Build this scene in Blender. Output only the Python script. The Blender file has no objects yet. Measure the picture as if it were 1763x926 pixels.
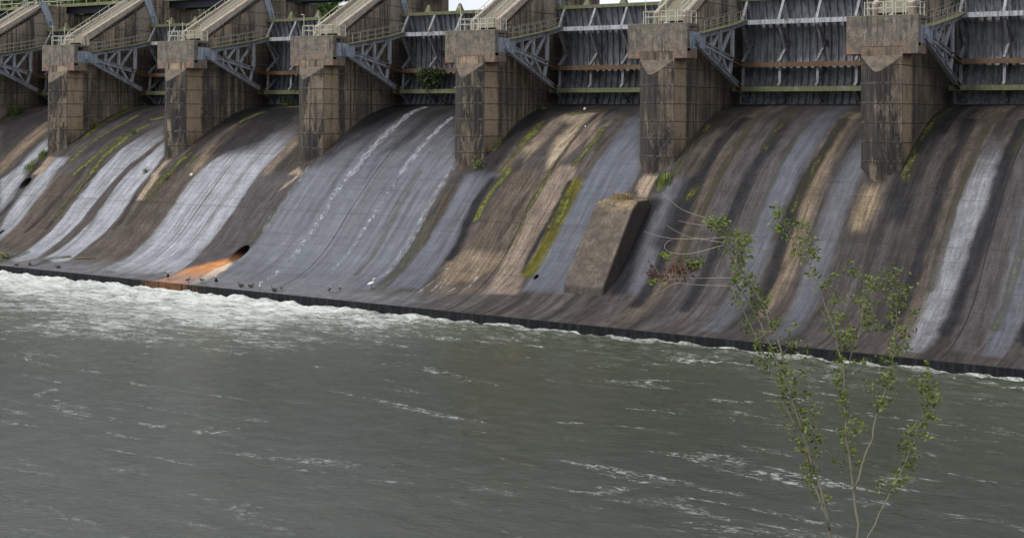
import bpy, bmesh, math, random
import numpy as np
from mathutils import Vector, Matrix, noise as mnoise
random.seed(7); rng=np.random.default_rng(7)
sc=bpy.context.scene
COL=sc.collection
R=math.radians
# ------------------------------------------------------------------ helpers
class MB:
    def __init__(s): s.v=[]; s.f=[]; s.m=[]
    def add(s,vs,fs,mi=0):
        b=len(s.v); s.v+= [tuple(map(float,p)) for p in vs]; s.f+=[tuple(i+b for i in f) for f in fs]; s.m+=[mi]*len(fs)
    def box(s,a,b,mi=0):
        (x0,y0,z0),(x1,y1,z1)=a,b
        s.add([(x0,y0,z0),(x1,y0,z0),(x1,y1,z0),(x0,y1,z0),(x0,y0,z1),(x1,y0,z1),(x1,y1,z1),(x0,y1,z1)],
              [(0,3,2,1),(4,5,6,7),(0,1,5,4),(1,2,6,5),(2,3,7,6),(3,0,4,7)],mi)
    def beam(s,p,q,w,h,up=(0,0,1),mi=0):
        p=Vector(p);q=Vector(q);d=(q-p).normalized();u=Vector(up)
        a=d.cross(u)
        if a.length<1e-4: a=d.cross(Vector((1,0,0)))
        a.normalize(); u=a.cross(d).normalized()
        vs=[]
        for e in (p,q):
            for i,j in ((-1,-1),(1,-1),(1,1),(-1,1)): vs.append(e+a*(i*w/2)+u*(j*h/2))
        s.add(vs,[(3,2,1,0),(4,5,6,7),(0,1,5,4),(1,2,6,5),(2,3,7,6),(3,0,4,7)],mi)
    def ibeam(s,p,q,w,h,up=(0,0,1),t=.05,mi=0):
        p=Vector(p);q=Vector(q);d=(q-p).normalized();u=Vector(up);a=d.cross(u)
        if a.length<1e-4: a=d.cross(Vector((1,0,0)))
        a.normalize();u=a.cross(d).normalized()
        s.beam(p+u*(h/2-t/2),q+u*(h/2-t/2),w,t,up,mi); s.beam(p-u*(h/2-t/2),q-u*(h/2-t/2),w,t,up,mi)
        s.beam(p,q,t,h-2*t-.002,up,mi)
    def tube(s,pts,r,n=6,mi=0,cap=True):
        pts=[Vector(p) for p in pts]; rs=r if isinstance(r,(list,tuple)) else [r]*len(pts)
        rings=[]; ref=None
        for i,p in enumerate(pts):
            d=(pts[min(i+1,len(pts)-1)]-pts[max(i-1,0)])
            if d.length<1e-9: d=Vector((0,0,1))
            d.normalize()
            if ref is None:
                ref=d.cross(Vector((0,0,1)))
                if ref.length<1e-3: ref=Vector((1,0,0))
            ref=(ref-d*ref.dot(d)).normalized(); b=d.cross(ref)
            rings.append([p+(ref*math.cos(2*math.pi*k/n)+b*math.sin(2*math.pi*k/n))*rs[i] for k in range(n)])
        vs=[v for rg in rings for v in rg]; fs=[]
        for i in range(len(pts)-1):
            for k in range(n):
                k2=(k+1)%n; fs.append((i*n+k,i*n+k2,(i+1)*n+k2,(i+1)*n+k))
        if cap: fs.append(tuple(range(n-1,-1,-1))); fs.append(tuple((len(pts)-1)*n+k for k in range(n)))
        s.add(vs,fs,mi)
    def prismX(s,poly,x0,x1,mi=0):   # poly in (y,z)
        n=len(poly); vs=[(x0,y,z) for y,z in poly]+[(x1,y,z) for y,z in poly]
        fs=[(i,(i+1)%n,n+(i+1)%n,n+i) for i in range(n)]+[tuple(range(n-1,-1,-1)),tuple(range(n,2*n))]
        s.add(vs,fs,mi)
    def ell(s,c,r,n=10,m=7,rot=None,mi=0):
        vs=[];c=Vector(c)
        for i in range(m+1):
            a=math.pi*i/m
            for k in range(n):
                t=2*math.pi*k/n
                v=Vector((r[0]*math.sin(a)*math.cos(t),r[1]*math.sin(a)*math.sin(t),r[2]*math.cos(a)))
                if rot: v=rot@v
                vs.append(c+v)
        fs=[(i*n+k,i*n+(k+1)%n,(i+1)*n+(k+1)%n,(i+1)*n+k) for i in range(m) for k in range(n)]
        s.add(vs,fs,mi)
    def build(s,name,mats,parent=None,loc=(0,0,0),smooth=False,fix=True,bevel=0):
        me=bpy.data.meshes.new(name); me.from_pydata(s.v,[],s.f); me.update()
        if not isinstance(mats,(list,tuple)): mats=[mats]
        for m in mats: me.materials.append(m)
        if len(mats)>1: me.polygons.foreach_set('material_index',s.m)
        if fix:
            bm=bmesh.new(); bm.from_mesh(me); bmesh.ops.recalc_face_normals(bm,faces=bm.faces); bm.to_mesh(me); bm.free()
        if smooth: me.polygons.foreach_set('use_smooth',[True]*len(me.polygons))
        o=bpy.data.objects.new(name,me); COL.objects.link(o); o.location=loc
        if parent: o.parent=parent
        if bevel:
            b=o.modifiers.new('edge','BEVEL'); b.width=bevel; b.segments=1; b.limit_method='ANGLE'
        return o
def tag(o,label=None,cat=None,group=None,kind=None):
    if label: o['label']=label
    if cat: o['category']=cat
    if group: o['group']=group
    if kind: o['kind']=kind
    return o
def empty(name,loc=(0,0,0),rz=0):
    o=bpy.data.objects.new(name,None); COL.objects.link(o); o.location=loc; o.rotation_euler[2]=rz; o.empty_display_size=.3; return o
def copy_tree(o,parent=None):
    c=o.copy(); COL.objects.link(c)
    if parent: c.parent=parent
    for ch in list(o.children): copy_tree(ch,c)
    return c
# ------------------------------------------------------------------ materials
class NT:
    def __init__(s,name):
        s.mat=bpy.data.materials.new(name); s.mat.use_nodes=True; s.t=s.mat.node_tree; s.b=s.t.nodes['Principled BSDF']; s.l=s.t.links
    def n(s,ty,**k):
        x=s.t.nodes.new(ty)
        for a,v in k.items(): setattr(x,a,v)
        return x
    def set(s,sock,v):
        if hasattr(v,'is_linked') or isinstance(v,bpy.types.NodeSocket): s.l.new(v,sock)
        elif isinstance(v,(tuple,list)) and len(v)==3 and sock.type=='RGBA': sock.default_value=(*v,1)
        else: sock.default_value=v
    def math(s,op,a,b=None,c=None,clamp=False):
        x=s.n('ShaderNodeMath',operation=op); x.use_clamp=clamp
        s.set(x.inputs[0],a)
        if b is not None: s.set(x.inputs[1],b)
        if c is not None: s.set(x.inputs[2],c)
        return x.outputs[0]
    def mix(s,f,a,b,bt='MIX'):
        x=s.n('ShaderNodeMix',data_type='RGBA',blend_type=bt); s.set(x.inputs[0],f); s.set(x.inputs[6],a); s.set(x.inputs[7],b); return x.outputs[2]
    def ramp(s,f,lo,hi):   # smooth threshold
        x=s.n('ShaderNodeMapRange',interpolation_type='SMOOTHSTEP'); s.set(x.inputs[0],f); x.inputs[1].default_value=lo; x.inputs[2].default_value=hi; return x.outputs[0]
    def pos(s): return s.n('ShaderNodeNewGeometry').outputs['Position']
    def obj(s): return s.n('ShaderNodeTexCoord').outputs['Object']
    def scale(s,v,sc_):
        x=s.n('ShaderNodeVectorMath',operation='MULTIPLY'); s.l.new(v,x.inputs[0]); x.inputs[1].default_value=sc_; return x.outputs[0]
    def noise(s,v,scale=1,detail=4,rough=.55,dist=0):
        x=s.n('ShaderNodeTexNoise'); s.l.new(v,x.inputs['Vector']); x.inputs['Scale'].default_value=scale; x.inputs['Detail'].default_value=detail; x.inputs['Roughness'].default_value=rough; x.inputs['Distortion'].default_value=dist
        return x.outputs['Fac']
    def sep(s,v):
        x=s.n('ShaderNodeSeparateXYZ'); s.l.new(v,x.inputs[0]); return x.outputs
    def attr(s,name): return s.n('ShaderNodeAttribute',attribute_name=name)
    def out(s,col,rough=.8,bump=None,bs=.3,bd=.05,spec=None,metal=None):
        s.set(s.b.inputs['Base Color'],col); s.set(s.b.inputs['Roughness'],rough)
        if spec is not None: s.set(s.b.inputs['Specular IOR Level'],spec)
        if metal is not None: s.set(s.b.inputs['Metallic'],metal)
        if bump is not None:
            x=s.n('ShaderNodeBump'); x.inputs['Strength'].default_value=bs; x.inputs['Distance'].default_value=bd; s.set(x.inputs['Height'],bump); s.l.new(x.outputs[0],s.b.inputs['Normal'])
        return s.mat
LIFT=1.456
def band(m,v,a,b,soft):   # 1 inside a..b
    return m.math('MULTIPLY',m.ramp(v,a-soft,a+soft),m.math('SUBTRACT',1,m.ramp(v,b-soft,b+soft)))
def concrete_pier(name='weathered_concrete',kind='pier'):
    m=NT(name); P=m.pos(); O=m.obj(); ox,oy,oz=m.sep(O)
    big=m.noise(P,.33,5,.6); mid=m.noise(P,1.6,5,.6); fine=m.noise(P,9,4,.6)
    st=m.noise(m.scale(P,(2.6,2.6,.13)),1,5,.65)        # vertical streaks
    st2=m.noise(m.scale(P,(6.5,6.5,.22)),1,4,.6)
    col=m.mix(m.ramp(big,.3,.7),(.115,.088,.062),(.335,.26,.178))
    col=m.mix(m.math('MULTIPLY',m.ramp(mid,.45,.75),.5),col,(.075,.063,.055))
    col=m.mix(m.math('MULTIPLY',m.ramp(st,.46,.60),.82),col,(.028,.025,.024))
    col=m.mix(m.math('MULTIPLY',m.ramp(st2,.55,.72),.55),col,(.028,.025,.025))
    if kind=='pier':
        # front / nose: heavier black run-off
        front=m.math('SUBTRACT',1,m.ramp(oy,-.05,.12)); low=m.math('SUBTRACT',1,m.ramp(oz,3.2,3.8))
        blot=m.noise(m.scale(P,(.75,.75,.24)),1,6,.72,.4)
        fr=m.math('MULTIPLY',m.math('MULTIPLY',front,low),m.ramp(m.math('ADD',blot,m.math('MULTIPLY',m.math('SUBTRACT',1.9,ox),.05)),.42,.50))
        col=m.mix(m.math('MULTIPLY',front,m.math('MULTIPLY',low,.3)),col,(.10,.085,.07)); col=m.mix(m.math('MULTIPLY',fr,m.math('ADD',.55,m.math('MULTIPLY',m.ramp(st2,.35,.6),.42))),col,(.018,.0175,.019))
        # clean strip sheltered below the anchor block on both side walls
        side=m.ramp(oy,.05,.15)
        wob=m.math('MULTIPLY',m.math('SUBTRACT',mid,.5),.9)
        yy=m.math('ADD',oy,wob)
        strip=m.math('MULTIPLY',band(m,yy,-.4,2.35,.25),m.math('MULTIPLY',low,m.ramp(oz,-4.6,-2.2)))
        strip=m.math('MULTIPLY',strip,side)
        col=m.mix(m.math('MULTIPLY',strip,m.math('MULTIPLY',m.ramp(m.noise(m.scale(P,(1.3,1.3,.5)),1,4),.22,.5),.85)),col,m.mix(mid,(.25,.185,.115),(.43,.325,.205)))
        ln=m.math('MULTIPLY',band(m,yy,2.45,3.15,.12),m.math('MULTIPLY',low,m.ramp(oz,-4,-2)))
        col=m.mix(m.math('MULTIPLY',ln,m.math('MULTIPLY',m.ramp(st2,.3,.55),.9)),col,(.03,.027,.026))
        # clean band beside the gate seal plate
        cb=m.math('MULTIPLY',band(m,m.math('ADD',oy,m.math('MULTIPLY',wob,.4)),11.0,13.3,.12),m.ramp(oz,6.2,7.2))
        col=m.mix(m.math('MULTIPLY',cb,.75),col,(.24,.20,.155))
        db=m.math('MULTIPLY',band(m,yy,9.3,10.9,.5),m.ramp(oz,6.4,7.4))
        col=m.mix(m.math('MULTIPLY',db,m.math('MULTIPLY',m.ramp(st,.3,.6),.75)),col,(.035,.033,.035))
        # shade of the recess beside the gate, painted into the wall colour
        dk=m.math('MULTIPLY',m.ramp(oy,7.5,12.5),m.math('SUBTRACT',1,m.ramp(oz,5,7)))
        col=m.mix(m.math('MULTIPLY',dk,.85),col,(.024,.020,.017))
        # iron run at the foot
        ru=m.math('MULTIPLY',m.math('MULTIPLY',front,m.math('SUBTRACT',1,m.ramp(m.math('ADD',oz,m.math('MULTIPLY',st,1.2)),-5.6,-4.6))),m.ramp(st2,.40,.6))
        col=m.mix(m.math('MULTIPLY',ru,.8),col,(.20,.085,.035))
        gd=m.math('MULTIPLY',m.math('MULTIPLY',side,low),m.ramp(m.noise(P,.22,3),.35,.6)); col=m.mix(m.math('MULTIPLY',gd,m.math('SUBTRACT',.45,m.math('MULTIPLY',strip,.45))),col,(.055,.045,.036))
        ra=m.math('MULTIPLY',m.math('MULTIPLY',m.ramp(mid,.5,.62),side),m.math('MULTIPLY',m.math('SUBTRACT',1,m.ramp(oz,-3.4,-1.5)),.5))
        col=m.mix(ra,col,(.24,.13,.06))
    # lift joints
    fr_=m.math('FRACT',m.math('ADD',m.math('DIVIDE',m.math('ADD',oz,m.math('MULTIPLY',m.math('SUBTRACT',m.noise(P,.5,2),.5),.06)),LIFT),20))
    d=m.math('MULTIPLY',m.math('MINIMUM',fr_,m.math('SUBTRACT',1,fr_)),LIFT)
    j=m.math('SUBTRACT',1,m.ramp(d,.02,.05))
    col=m.mix(m.math('MULTIPLY',j,m.math('ADD',.5,m.math('MULTIPLY',mid,.7))),col,(.016,.014,.013))
    eff=m.math('MULTIPLY',band(m,fr_,.0,.10,.03),m.ramp(st2,.5,.6))
    col=m.mix(m.math('MULTIPLY',eff,.35),col,(.38,.34,.28))
    col=m.mix(.4,col,m.mix(m.ramp(fine,.2,.8),(0,0,0),(1,1,1)),'OVERLAY')
    h=m.math('SUBTRACT',m.math('ADD',m.math('MULTIPLY',fine,.4),m.math('MULTIPLY',mid,.5)),m.math('MULTIPLY',j,1.2))
    return m.out(col,.85,h,.6,.04)
def concrete_block():
    m=NT('streaked_concrete'); P=m.pos(); ox,oy,oz=m.sep(m.obj())
    st=m.noise(m.scale(P,(3.6,3.6,.25)),1,5,.7); mid=m.noise(P,1.4,5,.65); fine=m.noise(P,11,4,.6)
    col=m.mix(m.ramp(mid,.3,.7),(.09,.08,.067),(.20,.172,.138))
    col=m.mix(m.math('MULTIPLY',m.ramp(st,.5,.68),.8),col,(.03,.028,.027))
    col=m.mix(m.math('MULTIPLY',m.ramp(m.noise(m.scale(P,(5,5,.5)),1,4),.6,.72),.5),col,(.36,.32,.28))
    ru=m.math('MULTIPLY',m.math('SUBTRACT',1,m.ramp(oz,3.7,5.1)),m.ramp(mid,.44,.60))
    col=m.mix(m.math('MULTIPLY',ru,.7),col,(.26,.115,.065))
    mo=m.math('MULTIPLY',m.ramp(oz,6.3,6.66),m.ramp(mid,.45,.6)); col=m.mix(m.math('MULTIPLY',mo,.6),col,(.07,.075,.03))
    col=m.mix(.4,col,m.mix(m.ramp(fine,.2,.8),(0,0,0),(1,1,1)),'OVERLAY')
    return m.out(col,.88,m.math('ADD',fine,st),.5,.03)
def concrete_light(name,a,b,moss=0,dark=.4):
    m=NT(name); P=m.pos(); mid=m.noise(P,1.7,5,.65); fine=m.noise(P,8,4,.6)
    col=m.mix(m.ramp(mid,.3,.7),a,b); col=m.mix(m.math('MULTIPLY',m.ramp(fine,.55,.7),dark),col,(.05,.045,.04))
    if moss:
        z=m.sep(m.n('ShaderNodeNewGeometry').outputs['Normal'])[2]
        mm=m.math('MULTIPLY',m.ramp(m.noise(P,2.2,5,.7),.42,.58),moss); col=m.mix(mm,col,m.mix(fine,(.07,.085,.015),(.17,.19,.04)))
    return m.out(col,.9,fine,.5,.03)
def steel(name,a,b,rust=.5,moss=0):
    m=NT(name); P=m.pos(); mid=m.noise(P,1.1,5,.65); fine=m.noise(P,7,4,.6); st=m.noise(m.scale(P,(5,5,.5)),1,4,.6)
    col=m.mix(m.ramp(mid,.3,.7),a,b); col=m.mix(m.math('MULTIPLY',m.ramp(st,.45,.65),.55),col,(.03,.032,.037))
    rm=m.ramp(m.math('ADD',m.math('MULTIPLY',m.noise(P,.55,5,.7),.7),m.math('MULTIPLY',fine,.3)),.62-.16*rust,.68-.14*rust)
    col=m.mix(m.math('MULTIPLY',rm,.9 if rust>0 else 0),col,m.mix(fine,(.07,.037,.017),(.15,.075,.03)))
    if moss: col=m.mix(m.math('MULTIPLY',m.ramp(m.noise(P,1.6,5,.7),.36,.5),moss),col,m.mix(fine,(.05,.06,.012),(.16,.17,.05)))
    return m.out(col,.55,fine,.2,.02,metal=.15)
def plain(name,c,rough=.7,var=.3):
    m=NT(name); f=m.noise(m.pos(),14,3); return m.out(m.mix(f,tuple(x*(1-var) for x in c),tuple(x*(1+var) for x in c)),rough)
def leafmat(name,a,b,tr=.25):
    m=NT(name); P=m.pos(); f=m.noise(P,1.2,3); g=m.noise(P,11,2)
    col=m.mix(m.ramp(m.math('ADD',m.math('MULTIPLY',f,.5),m.math('MULTIPLY',g,.5)),.38,.62),a,b)
    m.out(col,.55)
    t=m.n('ShaderNodeBsdfTranslucent'); m.set(t.inputs[0],col); mx=m.n('ShaderNodeMixShader'); mx.inputs[0].default_value=tr
    m.l.new(m.b.outputs[0],mx.inputs[1]); m.l.new(t.outputs[0],mx.inputs[2]); m.l.new(mx.outputs[0],m.t.nodes['Material Output'].inputs[0]); return m.mat
M={}
M['pier']=concrete_pier()
M['block']=concrete_block()
M['parapet']=concrete_light('pale_concrete',(.27,.225,.18),(.40,.34,.275),0,.6)
def stairmat():
    m=NT('mossy_stair_concrete'); P=m.pos(); z=m.sep(m.n('ShaderNodeNewGeometry').outputs['Normal'])[2]; f=m.noise(P,3,4,.7); g=m.noise(P,9,3)
    col=m.mix(m.ramp(z,.4,.7),m.mix(g,(.20,.185,.14),(.34,.31,.24)),m.mix(m.ramp(f,.4,.6),(.07,.085,.03),(.13,.125,.07))); return m.out(col,.9,g,.4,.03)
M['stair']=stairmat()
M['ledge']=concrete_light('clean_concrete',(.08,.066,.052),(.17,.136,.10),0,1.0)
M['deck']=concrete_light('mossy_deck_concrete',(.14,.13,.10),(.25,.23,.18),.8)
M['arm']=steel('grey_steel',(.32,.345,.38),(.46,.48,.51),.45)
M['arm_rust']=steel('rusty_steel',(.11,.065,.035),(.20,.14,.09),1.0)
M['plate']=steel('blue_grey_steel',(.25,.285,.33),(.35,.39,.44),-.3)
M['skin']=steel('dark_plate_steel',(.20,.212,.235),(.38,.395,.42),.15)
M['rib']=steel('rib_steel',(.17,.18,.20),(.30,.31,.33),.4)
M['mossbeam']=steel('mossy_steel',(.10,.10,.085),(.22,.22,.17),.3,.7)
M['darkbeam']=steel('dark_beam_steel',(.035,.04,.055),(.06,.068,.085),0)
M['rail']=concrete_light('pale_painted_rail',(.46,.44,.35),(.60,.58,.47),0,.45)
M['railgrey']=concrete_light('grey_rail',(.22,.21,.165),(.33,.31,.25),0,.5)
M['pipe_dark']=plain('black_iron',(.012,.011,.010),.8)
PROF=[(22,-1.8),(18,-0.5),(15,-0.02),(13.5,0.05),(12.2,0.0),(11,-0.2),(8.7,-0.62),(6.5,-1.35),(4.3,-2.4),(2,-3.6),(0,-4.8),(-2.4,-6.7),(-5.3,-9.2),(-7.4,-11.2),(-9,-12.75),(-10.7,-13.9),(-12.2,-14.65),(-13.6,-15.2),(-15.5,-15.72),(-17.8,-16.0)]
POLYS=[('film',0.9,0.25,[[-1.91,1.7],[-1.72,-0.44],[-1.79,-2.39],[-2.25,-3.83],[-2.81,-4.57],[1.2,-7.85],[1.49,-6.97],[1.35,-5.92],[0.82,-4.44],[0.51,-3.02],[-0.39,-2.04],[0.37,-0.84],[0.64,-0.53]]),
('film',0.85,0.25,[[2.83,-1.44],[2.88,-3.32],[2.79,-2.95],[2.55,-4.29],[2.57,-6.19],[2.82,-8.07],[3.63,-9.83],[5.83,-11.64],[5.64,-9.68],[5.63,-7.66],[5.54,-5.34],[4.93,-2.89],[5.22,-2.32],[4.95,-1.46]]),
('film',1.0,0.12,[[12.98,5.35],[12.78,3.23],[12.24,1.34],[11.75,-0.57],[11.73,-2.12],[11.56,-2.68],[11.7,-4.93],[11.52,-6.85],[11.48,-8.67],[11.43,-10.62],[11.58,-12.89],[11.67,-15.4],[13.65,-16.03],[14.66,-14.47],[14.26,-12.02],[14.26,-10.04],[14.46,-8.38],[14.47,-6.72],[14.72,-4.68],[14.96,-2.58],[15.24,-1.74],[16.07,-0.05],[16.45,1.81]]),
('film',1.0,0.12,[[16.98,1.28],[16.93,-0.59],[16.06,-2.56],[15.91,-4.46],[16.08,-6.53],[16.1,-8.04],[15.76,-9.75],[15.64,-11.63],[15.81,-14.26],[18.05,-15.0],[19.31,-14.39],[18.84,-11.3],[19.06,-9.5],[19.31,-7.9],[19.35,-6.24],[19.17,-4.34],[19.25,-2.46],[18.96,-1.36],[19.03,-0.81]]),
('film',1.0,0.15,[[30.26,7.57],[30.08,4.67],[30.23,1.96],[27.52,0.12],[26.34,-1.15],[25.8,-2.25],[25.57,-3.8],[25.8,-5.98],[25.77,-7.85],[25.61,-10.1],[25.79,-12.48],[25.08,-15.15],[28.95,-16.42],[33.83,-14.56],[33.61,-16.33],[34.2,-14.84],[33.96,-12.98],[33.55,-10.91],[33.63,-9.32],[33.79,-7.6],[33.84,-5.93],[33.63,-4.11],[33.7,-1.99],[33.95,-1.08],[34.15,0.48],[33.98,2.86]]),
('sheet',1.0,0.25,[[41.0,11.72],[41.69,6.4],[40.85,3.38],[40.37,0.0],[39.23,-1.67],[39.17,-1.82],[39.09,-4.76],[38.92,-6.74],[38.97,-8.33],[38.97,-9.43],[38.54,-10.82],[38.79,-12.58],[39.24,-14.87],[40.05,-16.99],[46.32,-19.6],[56.12,-14.03],[55.58,-11.96],[55.67,-9.54],[55.65,-7.7],[55.52,-5.86],[55.41,-3.81],[55.33,-1.3],[55.68,-1.29],[47.5,11.19]]),
('blue',0.9,0.2,[[57.29,-1.98],[57.46,-3.33],[57.63,-5.3],[57.46,-6.93],[56.97,-8.87],[57.07,-11.2],[57.26,-13.79],[60.17,-13.3],[60.04,-9.33],[60.2,-8.14],[60.04,-6.22],[60.05,-4.53],[60.4,-2.0],[59.33,-1.18],[57.86,-1.08]]),
('blue',1.0,0.3,[[69.0,8.64],[68.89,8.08],[69.13,4.29],[69.49,1.73],[69.4,-0.28],[69.1,-2.11],[69.24,-3.91],[69.12,-5.44],[69.15,-6.99],[68.9,-8.62],[68.94,-10.12],[69.3,-12.33],[73.29,-12.12],[72.67,-10.18],[72.16,-4.95],[72.12,-3.98],[73.44,-3.39],[73.64,-1.95],[73.28,-0.06]]),
('blue',0.8,0.35,[[76.51,-1.97],[76.35,-3.28],[76.71,-4.73],[76.5,-6.8],[76.37,-8.74],[77.18,-11.61],[78.79,-11.43],[78.33,-6.51],[78.14,-3.55],[78.26,-1.39]]),
('tan',0.55,0.3,[[-6.17,5.33],[-3.38,2.9],[-3.21,0.36],[-3.2,-1.98],[-3.22,-3.78],[-3.67,-3.87],[-5.2,-2.62],[-5.48,0.71],[-6.01,3.57]]),
('foot',1,0.1,[[1.65,-1.34],[1.82,-2.56],[1.55,-3.7],[3.26,-3.66],[2.83,-1.44]]),
('brown',0.7,0.3,[[4.93,-2.89],[5.54,-5.34],[5.63,-7.66],[5.64,-9.68],[5.83,-11.64],[9.47,-14.62],[10.5,-14.43],[11.29,-12.64],[11.22,-10.44],[11.33,-8.53],[11.37,-6.72],[11.55,-4.79],[11.56,-2.68]]),
('brown',0.6,0.3,[[19.25,-2.46],[19.49,-6.38],[19.44,-8.02],[19.08,-11.52],[19.66,-14.69],[24.93,-15.01],[25.53,-12.23],[25.74,-10.44],[25.76,-8.24],[25.9,-6.38],[25.44,-3.66],[25.8,-2.25]]),
('foot',1,0.1,[[19.72,-1.48],[19.49,-3.12],[19.77,-3.38],[20.02,-5.95],[21.15,-5.91],[20.92,-3.36],[20.25,-3.11],[20.56,-1.24]]),
('tan',0.5,0.2,[[23.65,5.27],[23.78,2.61],[23.92,0.18],[24.15,-1.34],[24.49,-2.96],[25.35,-2.94],[25.49,-0.23],[25.61,2.24],[25.54,4.83]]),
('tan',0.55,0.2,[[34.14,2.67],[34.28,0.49],[34.1,-0.93],[34.07,-2.65],[35.0,-2.63],[35.13,-0.53],[35.26,1.39]]),
('foot',1,0.1,[[38.89,-1.84],[38.02,-3.23],[37.48,-4.39],[38.15,-3.79],[38.9,-2.46],[37.9,-1.59],[37.69,-1.97],[37.24,-2.56],[38.66,-2.52],[38.94,-1.56]]),
('dusk',0.7,0.3,[[33.7,-1.99],[33.63,-4.11],[33.84,-5.93],[33.79,-7.6],[33.63,-9.32],[33.55,-10.91],[34.27,-12.94],[37.55,-11.57],[37.73,-9.53],[38.93,-7.86],[38.86,-6.22],[38.94,-4.34],[39.15,-2.15]]),
('brown',0.9,0.25,[[61.54,-1.39],[61.52,-3.82],[61.49,-5.94],[61.23,-7.64],[60.74,-8.76],[60.52,-10.46],[60.48,-12.78],[60.71,-14.47],[66.07,-13.4],[65.68,-9.71],[65.63,-8.15],[65.62,-6.63],[65.46,-5.05],[65.45,-2.78],[65.34,-0.98]]),
('pink',0.85,0.12,[[65.44,9.57],[65.46,6.42],[65.31,4.83],[65.56,2.54],[65.69,1.04],[65.56,-0.66],[67.56,-0.42],[67.51,2.93],[67.53,6.27],[67.6,8.08],[65.61,-1.84],[65.59,-3.11],[65.48,-5.04],[65.33,-6.88],[65.63,-8.15],[65.68,-9.71],[66.19,-13.38],[69.12,-12.91],[68.5,-10.62],[68.27,-8.31],[68.29,-5.95],[68.2,-2.92]]),
('beige',0.95,0.3,[[62.61,8.3],[64.79,8.46],[64.85,5.68],[65.37,2.87],[65.47,0.91],[65.29,-0.7],[64.83,-0.93],[63.81,1.56],[63.54,3.64],[63.75,5.47],[61.88,6.62],[61.94,8.01]]),
('beige',0.55,0.3,[[61.1,6.88],[62.26,8.57],[62.62,6.4],[62.63,3.8],[62.61,1.53],[62.14,-0.27],[60.94,1.76],[61.43,4.11]]),
('foot',1,0.1,[[74.12,-1.27],[74.04,-1.81],[74.17,-2.43],[74.79,-3.33],[75.51,-3.41],[75.46,-2.38],[75.54,-1.35]]),
('tan',0.5,0.2,[[60.44,2.42],[60.37,-0.2],[60.56,-1.76],[61.2,-1.74],[61.19,-0.3],[61.17,1.75]]),
('tan',0.5,0.2,[[60.61,-9.58],[62.03,-8.47],[64.07,-8.77],[65.32,-8.27],[65.44,-9.74],[64.09,-11.68],[61.34,-12.67]]),
('black',0.8,0.5,[[-13.78,4.41],[-12.47,7.44],[-11.51,10.09],[-6.08,5.34],[-6.93,4.03],[-6.85,1.08],[-7.5,-0.73]]),
('black',0.75,0.6,[[27.95,10.39],[23.77,10.36],[24.73,5.75],[23.78,2.61],[24.92,-0.26],[28.02,-0.44],[30.88,0.38],[31.29,6.31]]),
('black',0.7,0.4,[[41.12,11.55],[40.92,5.35],[40.21,2.2],[39.79,-0.63],[39.39,-1.68],[40.47,-1.49],[41.58,0.42],[42.7,2.96],[43.97,6.44],[43.99,10.78]]),
('black',0.6,0.3,[[47.59,10.82],[46.45,9.39],[46.91,5.44],[46.86,1.35],[46.24,0.19],[47.97,1.01],[48.53,3.1],[48.4,6.48],[48.96,8.73]]),
('black',0.85,0.5,[[58.8,11.53],[57.67,9.47],[57.78,5.38],[57.93,2.33],[57.6,-0.74],[57.31,-1.87],[59.91,-1.77],[60.35,0.19],[60.03,3.49],[60.04,7.33]]),
('black',0.6,0.5,[[58.43,12.79],[66.96,12.81],[69.54,7.55],[67.88,7.54],[65.61,9.04],[62.03,8.99],[60.15,8.57]]),
('black',0.6,0.4,[[8.18,10.24],[7.01,7.29],[6.66,2.66],[6.49,-0.99],[8.04,-0.22],[9.16,2.71],[12.27,6.07]]),
('dusk',0.6,0.4,[[3.8,-1.06],[4.2,1.73],[5.01,4.22],[6.84,7.28],[9.96,8.43],[12.98,5.35],[11.6,2.77],[11.31,-1.72],[10.81,-3.41],[4.94,-3.6]]),
('green',0.9,0.2,[[56.19,-1.72],[56.54,-4.43],[56.3,-6.18],[56.1,-8.15],[56.31,-10.24],[56.54,-12.71],[56.99,-14.47],[56.74,-11.24],[57.16,-9.26],[57.16,-7.63],[57.09,-5.67],[56.89,-3.88]]),
('green',0.8,0.25,[[39.25,-2.89],[38.76,-6.11],[38.45,-7.88],[37.54,-9.7],[38.14,-10.0],[39.01,-8.33],[39.17,-6.58],[39.17,-4.61]]),
('orange',1,0.3,[[37.6,-11.57],[35.92,-12.5],[34.51,-13.64],[34.42,-15.61],[34.37,-17.28],[34.17,-17.88],[35.28,-18.01],[36.95,-18.22],[38.52,-17.65],[37.69,-15.86],[37.6,-13.27],[38.46,-11.98]]),
('cream',0.9,0.16,[[38.46,-11.98],[37.66,-13.34],[37.81,-15.99],[38.52,-17.65],[38.83,-17.48],[39.1,-16.55],[39.07,-14.56],[38.8,-12.26]])]
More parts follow.
